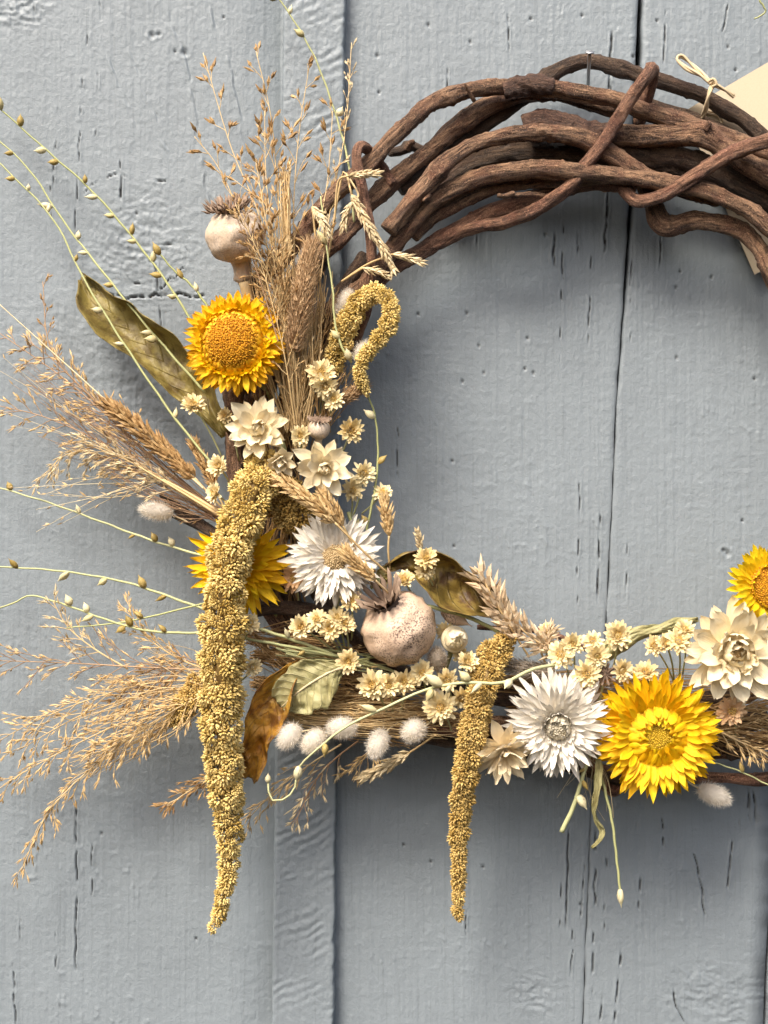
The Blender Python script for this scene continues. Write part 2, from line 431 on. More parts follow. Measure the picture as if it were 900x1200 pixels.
for a, w, b in [([(666, 965), (664, 1085)], 1.3, 0.3), ([(657, 1020), (655, 1115)], 0.9, 0.5), ([(699, 975), (694, 1165)], 1.4, 0.35), ([(712, 1000), (708, 1090)], 0.9, 0.5),
             ([(733, 1070), (720, 1200)], 1.4, 0.3), ([(748, 938), (746, 972)], 1.4, 0.3), ([(776, 958), (777, 992)], 1.2, 0.3), ([(754, 1000), (748, 1065)], 1.2, 0.5),
             ([(860, 968), (853, 1045)], 1.1, 0.35), ([(866, 925), (866, 965)], 1.2, 0.3), ([(877, 928), (878, 958)], 1.2, 0.4), ([(884, 925), (884, 964)], 1.3, 0.2), ([(892, 945), (891, 998)], 1.2, 0.2),
             ([(893, 1095), (893, 1165)], 1.0, 0.5), ([(789, 1160), (792, 1180), (801, 1196)], 1.2, 0.2), ([(706, 1165), (703, 1200)], 1.2, 0.3), ([(672, 1080), (670, 1140)], 0.9, 0.5),
             ([(810, 985), (818, 1020), (824, 1055), (826, 1072)], 1.2, 0.2), ([(690, 980), (678, 1090)], 0.9, 0.4), ([(546, 1070), (547, 1095)], 0.9, 0.3)]:
    crack(a, w, 6, b)
# the old knot and checks beside the poppy head
crack([(70, 248), (86, 240), (100, 222), (118, 214), (135, 203), (160, 206), (182, 209), (211, 212)], 1.3, 4, 0.5)
crack([(128, 345), (150, 349), (182, 346), (210, 345), (238, 348)], 1.7, 7, 0.05)
crack([(181, 292), (183, 320), (184, 345)], 1.4, 6, 0.15); crack([(183, 342), (202, 326), (221, 310)], 1.1, 5, 0.2)
crack([(145, 320), (156, 331), (167, 335)], 1.3, 5, 0.2); crack([(186, 352), (188, 385)], 1.0, 4, 0.3); crack([(142, 200), (142, 245)], 1.0, 4, 0.3)
crack([(60, 215), (60, 262)], 0.8, 3, 0.5); crack([(190, 290), (212, 284), (222, 296)], 1.1, 4, 0.3)
PITS = [(502, 29), (551, 49), (622, 22), (682, 18), (770, 24), (853, 55), (442, 65), (444, 108), (862, 82), (618, 396), (567, 437), (547, 367), (561, 405), (615, 432),
        (625, 437), (542, 447), (490, 368), (797, 318), (792, 337), (834, 325), (793, 419), (884, 444), (870, 610), (566, 1016), (680, 1060), (639, 275), (532, 640), (119, 977), (230, 1100),
        (505, 1010), (890, 1010), (473, 990), (530, 540), (205, 60), (160, 250), (262, 20), (742, 66)]
BIGPIT = [(852, 648, 4.5), (178, 41, 4), (216, 61, 4.5), (186, 40, 3), (848, 645, 3)]

def relief(X, Y, seed):
    """height of the painted surface (layout units), crack amount"""
    h = (fbm(X / 46, Y / 120, seed, 3) - 0.45) * 1.5
    h = h + (vn(X / 4.2, Y / 190, seed + 4) - 0.5) * 0.30 + (vn(X / 2.2, Y / 60, seed + 5) - 0.5) * 0.16     # brush marks down the grain
    h = h + (fbm(X / 7, Y / 7, seed + 8, 4) - 0.45) * 0.55 + (fbm(X / 30, Y / 3.2, seed + 9, 2) - 0.4) * 0.30
    h = h + (vn(X / 2.5, Y / 3.6, seed + 16) - 0.5) * (0.22 + 0.22 * np.clip(1 - Y / 500, 0, 1)) + (vn(X / 3.3, Y / 400, seed + 17) - 0.5) * 0.22
    blob = np.clip(fbm(X / 6, Y / 7, seed + 12, 2) - 0.52, 0, 1) * np.clip(fbm(X / 70, Y / 70, seed + 15, 2) * 3 - 1.0, 0, 1)
    h = h + blob * 7
    crk = np.zeros_like(h)
    # knots: rings and rough paint
    for (kx, ky, rx, ry, amp, wl) in [(170, 290, 85, 85, 1.8, 7), (625, 1165, 38, 34, 1.7, 7), (845, 1165, 75, 50, 1.7, 9), (20, 12, 42, 30, 2.6, 7), (160, 470, 120, 95, 1.1, 9), (70, 390, 90, 60, 0.8, 12), (560, 560, 120, 200, 0.35, 14), (830, 560, 70, 90, 0.4, 14), (120, 900, 160, 160, 0.3, 16), (300, 1130, 60, 70, 0.5, 14)]:
        q = np.sqrt(((X - kx) / rx) ** 2 + ((Y - ky) / ry) ** 2)
        mk = np.clip(1.35 - q - fbm(X / 34, Y / 20, seed + 44, 3) * 0.75, 0, 1) ** 0.8
        wob = fbm(X / 26, Y / 14, seed + kx % 7, 3) * 2.4
        rid = 1 - np.abs(2 * vn(X / (wl * 2.6) + wob * 0.8, (Y + 0.12 * np.sqrt((X - kx) ** 2 + (Y - ky) ** 2)) / (wl * 0.62) + wob * 1.4, seed + 21) - 1)
        h = h + mk * amp * ((rid ** 2.2 - 0.4) * 1.0 + (fbm(X / 4, Y / 3.2, seed + 30, 3) - 0.45) * 1.5)
    # raised grain running down slantwise near the top
    for pts in ([(145, 50), (165, 108), (182, 142), (200, 190)], [(190, -10), (212, 60), (228, 140), (240, 215), (262, 300)], [(243, 0), (262, 60), (280, 140), (300, 230)], [(120, 60), (140, 110), (165, 165)]):
        yy = [p[1] for p in pts]; xx = [p[0] for p in pts]
        xc = np.interp(Y, yy, xx) + (vn(Y / 26, X * 0, seed + 50) - 0.5) * 9 + (vn(Y / 7, X * 0, seed + 51) - 0.5) * 2
        mk = np.clip((Y - yy[0]) / 20, 0, 1) * np.clip((yy[-1] - Y) / 20, 0, 1)
        d = X - xc
        h = h + mk * (1.3 * np.exp(-(d / 1.6) ** 2) - 1.3 * np.exp(-((d - 3) / 1.4) ** 2)) * np.clip(vn(X / 8, Y / 9, seed + 60) * 2 - 0.6, 0, 1)
    for (x0, y0) in PITS:
        q = ((X - x0) ** 2 + (Y - y0) ** 2)
        h = h - 3.0 * np.exp(-q / 2.4); crk = np.maximum(crk, 0.95 * np.exp(-q / 2.0))
    for (x0, y0, r) in BIGPIT:
        q = ((X - x0) ** 2 + (Y - y0) ** 2)
        q = q * (0.7 + 0.8 * vn(X / 4, Y / 4, 7)); h = h - 2.6 * np.exp(-q / (r * r * 0.7)) + 0.5 * np.exp(-(np.sqrt(q) - r * 1.5) ** 2 / 4); crk = np.maximum(crk, 0.7 * np.exp(-q / (r * r * 0.2)))
    XF, YF, HF, CF = X, Y, h, crk
    for i, (pts, w, dep, br) in enumerate(CR):
        xs = [p[0] for p in pts]; ys = [p[1] for p in pts]
        r0, r1 = np.searchsorted(YF[:, 0], [min(ys) - 12, max(ys) + 12])
        cols = np.where(((XF[r0:r1] > min(xs) - 12) & (XF[r0:r1] < max(xs) + 12)).any(0))[0] if r1 > r0 else []
        if len(cols) == 0: continue
        sl = (slice(r0, r1), slice(cols[0], cols[-1] + 1))
        X, Y = XF[sl], YF[sl]
        if max(xs) - min(xs) > max(ys) - min(ys):
            o = np.argsort(xs); xs = np.array(xs)[o]; ys = np.array(ys)[o]
            d = Y - np.interp(X, xs, ys) - (vn(X / 7, X * 0, i) - 0.5) * 6
            mk = np.clip((X - xs[0] + 3) / 6, 0, 1) * np.clip((xs[-1] - X + 3) / 6, 0, 1)
            bk = vn(X / 9, X * 0 + i, 3 + i)
        else:
            o = np.argsort(ys); xs = np.array(xs)[o]; ys = np.array(ys)[o]
            d = X - np.interp(Y, ys, xs) - (vn(Y / 16, Y * 0, i) - 0.5) * 2.6
            mk = np.clip((Y - ys[0] + 5) / 12, 0, 1) * np.clip((ys[-1] - Y + 5) / 12, 0, 1)
            bk = vn(Y / 11, Y * 0 + i, 3 + i)
        mk = mk * np.clip((bk - br * 0.85 - 0.14) * 5 + 0.5, 0, 1)
        ww = w * (0.45 + 0.7 * mk * vn(Y / 5, X / 5, i + 9))
        e = np.exp(-(d / ww) ** 2) * mk
        HF[sl] += -dep * e + 0.7 * np.exp(-((np.abs(d) - 2.6 * w) / 1.5) ** 2) * mk
        CF[sl] = np.maximum(CF[sl], np.clip(e * 1.5 - 0.25, 0, 1))
    return HF, CF

def grid_obj(name, X, Y, Hh, A, mat, parent):
    ny, nx = X.shape
    co = np.stack([(X - 450) * S, -Hh * S, (600 - Y) * S], -1).reshape(-1, 3)
    idx = np.arange(nx * ny).reshape(ny, nx)
    f = np.stack([idx[:-1, :-1], idx[1:, :-1], idx[1:, 1:], idx[:-1, 1:]], -1).reshape(-1, 4)
    me = bpy.data.meshes.new(name)
    me.vertices.add(len(co)); me.vertices.foreach_set("co", co.astype(np.float32).ravel())
    me.loops.add(f.size); me.loops.foreach_set("vertex_index", f.astype(np.int32).ravel())
    me.polygons.add(len(f)); me.polygons.foreach_set("loop_start", np.arange(0, f.size, 4, dtype=np.int32))
    me.polygons.foreach_set("use_smooth", np.ones(len(f), dtype=bool))
    me.update(calc_edges=True)
    at = me.attributes.new("pa", 'FLOAT_VECTOR', 'POINT')
    at.data.foreach_set("vector", A.reshape(-1, 3).astype(np.float32).ravel())
    me.materials.append(mat)
    o = link(bpy.data.objects.new(name, me)); o.parent = parent
    return o

wall = empty("wall", (0, 0, 0), "weathered blue-grey painted board wall with a raised batten", "wall", kind="structure")
YY = np.r_[np.arange(-420, -10, 45), np.arange(-10, 1211, 2.0), np.arange(1240, 1660, 45)]
def joint(y): return np.interp(y, [-420, 0, 80, 220, 350, 480, 600, 750, 960, 1200, 1660], [772, 751, 748, 741, 732, 722, 717, 709, 692, 683, 662])
def gapw(y): return np.interp(y, [-420, 0, 90, 220, 300, 420, 600, 760, 960, 1200, 1660], [7, 6, 6, 4, 2.8, 2.0, 1.0, 0.9, 0.5, 0.9, 1])
def board(name, xl, xr, seed, round_l=False, round_r=False):
    xm0, xm1 = float(np.mean(xl(YY))), float(np.mean(xr(YY)))
    fine0, fine1 = max(xm0, -8), min(xm1, 908)
    xs = []
    if xm0 < fine0 - 20: xs += list(np.arange(xm0, fine0, 40))
    xs += list(np.arange(fine0, fine1, 1.2))
    if xm1 > fine1 + 20: xs += list(np.arange(fine1 + 20, xm1, 40))
    xs = np.array(sorted(set(xs + [xm1])))
    u = (xs - xs[0]) / (xs[-1] - xs[0])
    L_, R_ = xl(YY), xr(YY)
    X = L_[:, None] + u[None, :] * (R_ - L_)[:, None]
    Y = np.repeat(YY[:, None], len(xs), 1)
    h, ck = relief(X, Y, seed)
    A = np.zeros(X.shape + (3,))
    if seed == 1: h = h - 9 * np.clip((X - 272) / 56, 0, 1) ** 2          # added slope away from the sun, to darken the strip beside the batten
    for rd, e in ((round_l, X - L_[:, None]), (round_r, R_[:, None] - X)):
        if rd:
            h = h - 3.5 * np.exp(-e / 2.0) * np.clip(gapw(Y) / 3.5, 0.25, 1)
            ck = np.maximum(ck, 0.55 * np.exp(-(e / 1.3) ** 2) * (vn(Y / 10, X * 0, seed + 70)))
    A[..., 0] = ck
    # skirts down the two long edges
    def skirt(col, side):
        nonlocal X, Y, h, A
        Xs, Ys, hs, As = X[:, col:col + 1] if col == 0 else X[:, -1:], Y[:, :1], np.full((len(YY), 1), -48.0), np.zeros((len(YY), 1, 3)); As[..., 0] = 0.9
        cat = (lambda a, b: np.concatenate([b, a], 1)) if col == 0 else (lambda a, b: np.concatenate([a, b], 1))
        X = cat(X, Xs); Y = cat(Y, Ys); h = cat(h, hs); A = cat(A, As)
    skirt(0, 0); skirt(-1, 1)
    return grid_obj(name, X, Y, h, A, M['paint'], wall)
wob = lambda y, s_, a=1.6: (vn(y / 20, y * 0, s_) - 0.5) * a
board("board", lambda y: y * 0 - 380.0, lambda y: y * 0 + 362.0, 1)
board("board", lambda y: y * 0 + 366.0, lambda y: joint(y) - gapw(y) / 2 + wob(y, 3), 2, False, True)
edge2 = lambda y: np.interp(y, [-420, 0, 1150, 1200, 1660], [985, 962, 898, 896.5, 880])
board("board", lambda y: joint(y) + gapw(y) / 2 + wob(y, 5), lambda y: edge2(y) - 2, 3, True, True)
board("board", lambda y: edge2(y) + 2, lambda y: y * 0 + 1300.0, 4, True, False)
mb = MB(); x0, x1, z0, z1 = (-380 - 450) * S, (1300 - 450) * S, (600 - 1655) * S, (600 + 420) * S
mb.add([(x0, 46 * S, z0), (x1, 46 * S, z0), (x1, 46 * S, z1), (x0, 46 * S, z1)], [(0, 1, 2, 3)], [(0, 0, 0)] * 4)
mb.obj("backing", M['gap'], wall, smooth=False)

# batten: rough-sawn strip over a joint
BD = 21.0
def build_batten():
    bl = lambda y: np.interp(y, [-420, 0, 600, 1200, 1660], [337.5, 333, 327, 320, 315]) + wob(y, 31, 0.8)
    br_ = lambda y: np.interp(y, [-420, 0, 600, 1200, 1660], [410, 405, 398, 391, 386]) + wob(y, 33, 2.4) + (vn(y / 6, y * 0, 35) - 0.5) * 1.4
    u = np.linspace(0, 1, 66)
    L_, R_ = bl(YY), br_(YY)
    X = L_[:, None] + u[None] * (R_ - L_)[:, None]; Y = np.repeat(YY[:, None], len(u), 1)
    saw = np.sin(((X - 360) * 0.50 + Y * 0.86) / 7.5 * 2 * math.pi * 0.72 + fbm(X / 30, Y / 30, 90, 3) * 11) * np.clip(fbm(X / 28, Y / 22, 93, 2) * 2.4 - 0.75, 0.03, 0.8)
    top = np.clip((420 - Y) / 420, 0, 1)
    h = BD + saw * 0.9 + (fbm(X / 4, Y / 4, 95, 3) - 0.45) * (1.2 + 0.7 * top) + (fbm(X / 30, Y / 60, 97, 2) - 0.4) * 2
    e = np.minimum(X - L_[:, None], R_[:, None] - X)
    h = h - 3.5 * np.exp(-e / 1.0)
    A = np.zeros(X.shape + (3,))
    for dep, off in ((14, 0.5), (6, 0.8), (0.5, 1.0), (-14, 1.0)):
        X = np.concatenate([X[:, :1] - 0.2, X, X[:, -1:] + 0.2], 1); Y = np.concatenate([Y[:, :1], Y, Y[:, :1]], 1)
        hh = np.full((len(YY), 1), float(dep)) + (vn(YY / 7, YY * 0, 40 + dep) - 0.5)[:, None] * 1.5
        h = np.concatenate([hh, h, hh], 1); A = np.concatenate([np.zeros((len(YY), 1, 3)), A, np.zeros((len(YY), 1, 3))], 1)
    grid_obj("batten", X, Y, h, A, M['paint'], wall)
build_batten()

# ------------------------------------------------------------------ nail, tag, twine
nail = empty("nail", P(689, 106, 0), "steel nail standing out of the wall over the top of the wreath", "nail")
mb = MB(); tube(mb, spline([P(689, 106, -8), P(690, 78, 72), P(691, 62, 112)], 6), 2.1 * S, 10); mb.obj("shank", M['steel'], nail)
mb = MB(); a_, b_ = P(691, 62, 111), P(691.1, 61.5, 112.6); ax = Vector((0, -0.6, 0.8)) * 1.8 * S
tube(mb, [a_, a_ + ax * 0.15, a_ + ax * 0.7, a_ + ax], [4.4 * S, 5 * S, 5 * S, 4.4 * S], 16); mb.obj("head", M['steel'], nail)

tag_root = empty("gift_tag", P(860, 130, 22), "kraft card swing tag tied behind the top vines with twine", "tag")
q4 = [P(801, 131, 18), P(884, 322, 20), P(1050, 235, 36), P(967, 34, 30)]
th = Vector((0, -1, 0)) * 1.3 * S
mb = MB(); mb.add([q for q in q4] + [q + th for q in q4], [(3, 2, 1, 0), (4, 5, 6, 7), (0, 1, 5, 4), (1, 2, 6, 5), (2, 3, 7, 6), (3, 0, 4, 7)], [(0, 0, 0)] * 8)
mb.obj("card", M['card'], tag_root, smooth=False)
fc = bpy.data.curves.new("lettering", 'FONT'); fc.body = "UC"; fc.size = 21 * S; fc.extrude = 0.05 * S; fc.align_x = 'CENTER'; fc.align_y = 'CENTER'
fc.materials.append(M['ink'])
_tmp = bpy.data.objects.new("tmp", fc)
_me = bpy.data.meshes.new_from_object(_tmp); bpy.data.objects.remove(_tmp); bpy.data.curves.remove(fc)
if not _me.materials: _me.materials.append(M['ink'])
fo = link(bpy.data.objects.new("lettering", _me)); fo.parent = tag_root; fo.matrix_parent_inverse = Matrix.Translation(-tag_root.location)
ex = (q4[1] - q4[0]).normalized(); nrm = (q4[3] - q4[0]).cross(ex).normalized()
if nrm.y > 0: nrm = -nrm
ey = nrm.cross(ex)
mt_ = Matrix((ex, ey, nrm)).transposed().to_4x4()
# plane of the card at that spot
w_ = (P(851, 146, 0) - q4[0]); tpt = P(851, 146, 22.0); tpt += nrm * ((q4[0] + th - tpt).dot(nrm) + 0.25 * S)
mt_.translation = tpt; fo.matrix_basis = mt_

twine = empty("twine_tie", P(836, 100, 60), "natural jute twine knotted in a loop round the top vine", "twine")
def cord(pts, r, name="strand", ply=2):
    c = spline([P(*p) for p in pts], 46)
    t, Nn, Bn = frames(c)
    ln = np.r_[0, np.cumsum(np.linalg.norm(np.diff(c, axis=0), axis=1))]
    mb = MB()
    for k in range(ply):
        a = ln / (r * S * 4.2) + k * 2 * math.pi / ply
        tube(mb, c + (np.cos(a)[:, None] * Nn + np.sin(a)[:, None] * Bn) * r * S * 0.52, r * S * 0.62, 6)
    for i in range(70):
        j = R.randrange(len(c)); hair(mb, Vector(c[j]), rdir(Vector(t[j]), 1.4), R.uniform(3, 8) * S, 0.18 * S)
    return mb.obj(name, M['twine'], twine)
cord([(834, 98, 66), (820, 88, 66), (806, 81, 64), (796, 73, 62), (794, 68, 60), (799, 66, 58), (808, 73, 58), (822, 86, 62), (835, 98, 66)], 2.6, "loop")
cord([(833, 97, 68), (841, 101, 68), (850, 106, 66), (860, 113, 60)], 2.4, "end")
cord([(836, 98, 69), (832, 107, 70), (829, 117, 66), (827, 128, 56), (823, 137, 40), (826, 132, 24), (842, 135, 24), (846, 146, 27)], 2.6, "wrap")
cord([(831, 97, 70), (836, 94, 73), (839, 99, 73), (835, 102, 72)], 2.6, "knot")

# ------------------------------------------------------------------ the ring of vines
ring = empty("vine_wreath", P(690, 900, 60), "wreath ring of twisted brown vines hung on the nail", "wreath")
def Z3(pts, d):      # points read from an enlargement
    return [(400 + u / 1.8, v / 1.8, dd if len(q) == 0 else q[0]) for (u, v, *q), dd in zip(pts, np.linspace(d[0], d[1], len(pts)))]
def vine(pts, r, mat='bark', seed=0, r1=None, knots=()):
    c = np.array([tuple(P(*p)) for p in pts])
    total = np.linalg.norm(np.diff(c, axis=0), axis=1).sum()
    n = max(12, int(total / (2.6 * S)))
    cc = spline(c, n)
    u = np.linspace(0, 1, n)
    wob_ = np.stack([vn(u * total / (30 * S), u * 0, seed + 3) - 0.5, (vn(u * total / (34 * S), u * 0, seed + 6) - 0.5) * 0.6, vn(u * total / (30 * S), u * 0, seed + 9) - 0.5], 1)
    cc = cc + wob_ * 2.6 * S
    r *= 0.95
    rr = r * K * (1 + (vn(u * total / (24 * S), u * 0, seed) - 0.5) * 0.22)
    if r1: rr = rr * np.linspace(1, r1 / r, n)
    for kx, amp, wd in knots: rr = rr * (1 + amp * np.exp(-((u - kx) / wd) ** 2))
    rr[:1] *= 0.86; rr[-1:] *= 0.86
    def disp(ln, a):
        A_, L_ = np.meshgrid(a, ln)
        ca, sa = np.cos(A_) * 2.2, np.sin(A_) * 2.2
        return 1 + (vn(ca + L_ / (60 * S), sa + seed, seed) - 0.5) * 0.24 + (vn(ca * 2.4 + L_ / (14 * S), sa * 2.4 + L_ / (22 * S), seed + 2) - 0.5) * 0.16 + (vn(ca * 4.5 + L_ / (30 * S), sa * 4.5 - L_ / (26 * S), seed + 4) - 0.5) * 0.16 + np.clip(vn(ca * 1.5 + L_ / (9 * S), sa * 1.5 + L_ / (11 * S), seed + 7) - 0.72, 0, 1) * 0.8
    mb = MB(); tube(mb, cc, rr, 22, rnd=(seed * 0.137) % 1, disp=disp, bark=True)
    return mb.obj("vine", M[mat], ring)
# outer top vine, and its way round the flower-covered side and the bottom
low = [(300, 340, 70), (276, 450, 66), (278, 560, 62), (302, 680, 60), (352, 775, 58), (430, 838, 56), (520, 866, 60), (640, 890, 62), (760, 912, 62), (840, 911, 62), (905, 912, 60), (990, 880, 60), (1060, 800, 60), (1100, 680, 60), (1105, 560, 60)]
vine([(1105, 560, 60), (1090, 420, 62), (1020, 290, 66), (940, 195, 70)] + Z3([(900, 320), (820, 290), (740, 265), (660, 238), (580, 211), (500, 198), (420, 187), (330, 184), (250, 195), (180, 226), (110, 286), (55, 350)], (72, 78)) + [(388, 232, 76), (345, 285, 72)] + low[0:5], 10.8, 'bark', 1)
vine(low[2:], 7.4, 'bark_red', 2)
vine(Z3([(120, 400), (215, 330), (300, 266), (370, 215), (432, 163), (500, 131), (545, 135), (620, 155), (700, 180), (780, 212), (840, 246), (890, 288)], (34, 40)) + [(930, 190, 44), (1000, 260, 50), (1070, 380, 50)], 9.8, 'bark_dark', 3, knots=((0.40, 0.25, 0.015),))
vine([(330, 345, 60), (360, 310, 60)] + Z3([(0, 500), (60, 430), (130, 362), (200, 302), (280, 242), (345, 212), (430, 196), (520, 215), (600, 240)], (60, 46)), 11.2, 'bark', 4)
vine(Z3([(96, 488), (150, 424), (214, 348), (240, 328), (290, 303), (360, 285), (440, 281), (500, 292), (550, 315), (590, 338), (640, 370), (720, 400), (800, 420)], (98, 74)), 10.6, 'bark', 5, knots=((0.205, 0.22, 0.02), (0.0, 0.12, 0.03)))
vine([(300, 470, 60), (330, 420, 64), (370, 375, 70), (420, 340, 74)] + Z3([(60, 585), (110, 520), (160, 458), (212, 412), (280, 380), (350, 363), (440, 357), (520, 366), (620, 376), (700, 389), (780, 408), (850, 438), (905, 480)], (80, 92)) + [(960, 310, 80), (1030, 400, 70), (1060, 520, 66), (1040, 660, 66), (980, 790, 64), (890, 870, 60), (800, 880, 56)], 10.8, 'bark', 6)
vine([(330, 480, 44), (370, 420, 50), (415, 360, 56)] + Z3([(60, 605), (110, 562), (180, 522), (255, 482), (320, 448), (380, 430), (450, 405), (530, 385), (620, 390)], (62, 44)), 10.6, 'bark_red', 7)
vine(Z3([(150, 500), (190, 462), (250, 425), (320, 396), (400, 384), (470, 380), (560, 372)], (70, 58)), 9.4, 'bark', 8)
vine(Z3([(200, 400), (240, 362), (300, 336), (370, 322), (440, 322), (520, 330), (600, 338), (700, 352), (800, 378), (900, 420)], (44, 46)), 15, 'bark_dark', 9)
vine(Z3([(388, 264), (420, 260), (480, 272), (540, 286), (600, 286), (680, 286), (735, 282), (770, 284), (810, 312), (855, 345), (905, 372)], (66, 84)) + [(960, 250, 80), (1030, 350, 72), (1080, 500, 66)], 14.0, 'bark', 10, knots=((0.33, 0.2, 0.02), (0.03, -0.08, 0.05)))
vine(Z3([(600, 200), (650, 218), (710, 236), (780, 262), (850, 296), (920, 330)], (36, 34)), 6.6, 'bark_dark', 11)
vine(Z3([(655, 142, 92), (640, 166), (604, 218), (572, 268), (535, 325), (500, 371), (458, 412), (400, 450), (345, 468), (300, 476), (250, 490), (200, 515)], (110, 56)), 8.2, 'bark_red', 12)
vine(Z3([(656, 144), (652, 175), (640, 215), (628, 260)], (92, 40)), 8.4, 'bark_red', 13)
vine([(1010, 175, 80), (950, 158, 96)] + Z3([(900, 299), (842, 315), (772, 355), (712, 394), (665, 418), (625, 424), (600, 402), (590, 370)], (114, 70)), 8.6, 'bark_red', 14)
vine(Z3([(640, 380), (655, 420), (668, 462), (690, 478), (742, 466), (800, 470), (848, 488), (884, 528), (902, 570)], (52, 76)) + [(915, 345, 70), (960, 430, 66), (985, 540, 60)], 11.4, 'bark', 15, knots=((0.12, 0.25, 0.03),))
vine(Z3([(560, 300), (640, 325), (720, 335), (800, 365), (860, 395), (920, 430)], (56, 60)), 14, 'bark_dark', 16)
vine(Z3([(600, 345), (680, 365), (760, 385), (830, 395), (910, 450)], (34, 38)), 15, 'bark_dark', 17)
vine(Z3([(358, 414), (400, 412), (430, 416)], (88, 72)), 3.6, 'bark', 18)
# broken twigs between the two outer vines, and the upright rod that leaves the grasses
vine([(455, 178, 40), (470, 176, 36), (482, 172, 34), (500, 180, 28)], 6, 'bark_dark', 19, knots=((0.5, 0.3, 0.08),))
vine([(462, 216, 66), (450, 200, 60), (438, 182, 66), (428, 172, 84), (420, 173, 96), (418, 186, 100), (421, 210, 102), (428, 240, 104), (433, 272, 104), (435, 318, 100), (430, 360, 88), (410, 420, 70)], 6.6, 'bark_red', 20)
vine([(470, 222, 48), (490, 210, 46), (520, 190, 40)], 5.5, 'bark_dark', 21)
# inside of the flower-covered side
vine([(430, 300, 56), (398, 350, 56), (368, 430, 50), (344, 520, 50), (346, 620, 52), (388, 715, 56), (470, 790, 60), (590, 818, 60), (720, 826, 58), (830, 818, 56), (930, 780, 54)], 10.5, 'bark_dark', 22)
vine([(380, 300, 36), (330, 390, 34), (306, 500, 34), (316, 620, 34), (356, 730, 36), (440, 815, 38), (560, 858, 40), (690, 878, 40), (800, 872, 44), (900, 840, 44)], 12, 'bark_dark', 23)
vine([(350, 330, 50), (300, 430, 44), (290, 560, 44), (320, 700, 48), (400, 790, 54), (500, 840, 60), (600, 850, 60), (700, 858, 64), (800, 850, 60), (900, 800, 56)], 10, 'bark', 24)
vine([(300, 716, 84), (330, 712, 86), (370, 716, 84), (410, 730, 74)], 9, 'bark_dark', 25)
vine([(560, 735, 56), (630, 740, 62), (662, 749, 64), (700, 765, 60)], 3.4, 'bark_red', 26)
vine([(430, 856, 80), (470, 852, 84), (520, 856, 84), (570, 866, 80)], 5, 'bark_red', 27)
vine([(480, 862, 66), (540, 870, 68), (600, 880, 66), (700, 908, 66), (740, 918, 64)], 7.5, 'bark_dark', 28)
vine([(692, 880, 60), (700, 905, 66), (716, 925, 66), (735, 915, 60)], 8, 'bark_red', 29)
vine([(850, 862, 70), (857, 880, 72), (861, 888, 72)], 8.5, 'bark_dark', 30)
# old rough bark still clinging to the two vines at the top
M['flake'] = bark('rough_old_bark', (0.035, 0.018, 0.013), (0.17, 0.095, 0.062), (0.09, 0.042, 0.028))
for (pp, r_, sd) in (([(590, 106, 80), (610, 101, 82), (630, 99, 82), (648, 102, 81)], 11.6, 61), ([(614, 148, 68), (630, 143, 71), (655, 147, 72), (690, 156, 73), (722, 159, 73)], 14.8, 67)):
    c = spline([P(*p) for p in pp], 40)
    def rough(ln, a, sd=sd):
        A_, L_ = np.meshgrid(a, ln)
        return 0.78 + 0.30 * vn(np.cos(A_) * 3 + L_ / (7 * S), np.sin(A_) * 3 + L_ / (9 * S), sd) + 0.26 * vn(np.cos(A_) * 6 + L_ / (4 * S), np.sin(A_) * 6, sd + 3) * np.clip(np.sin(A_ * 1.0) * 0 + 1, 0, 1)
    mb = MB(); tube(mb, c, r_ * K * np.sin(np.linspace(0.35, math.pi - 0.35, 40)) ** 0.25, 24, disp=rough, bark=True); mb.obj("old_bark", M['flake'], ring)
for (pp, r_, sd) in (([(556, 118, 82), (548, 104, 92), (545, 97, 96)], 2.6, 71), ([(505, 228, 98), (497, 236, 104)], 3.0, 72), ([(602, 226, 92), (590, 229, 98), (582, 228, 100)], 3.2, 73), ([(476, 176, 40), (480, 168, 44), (486, 166, 46)], 4.5, 74), ([(826, 152, 92), (832, 143, 98)], 5.0, 75)):
    vine(pp, r_, 'bark', sd, r_ * 0.7)

# ------------------------------------------------------------------ builders for the plants
def facing(dx, dz, out=1.0):
    """quaternion that turns local +Z to (right, up, towards the viewer)"""
    return Vector((0, 0, 1)).rotation_difference(Vector((dx, -out, dz)).normalized())

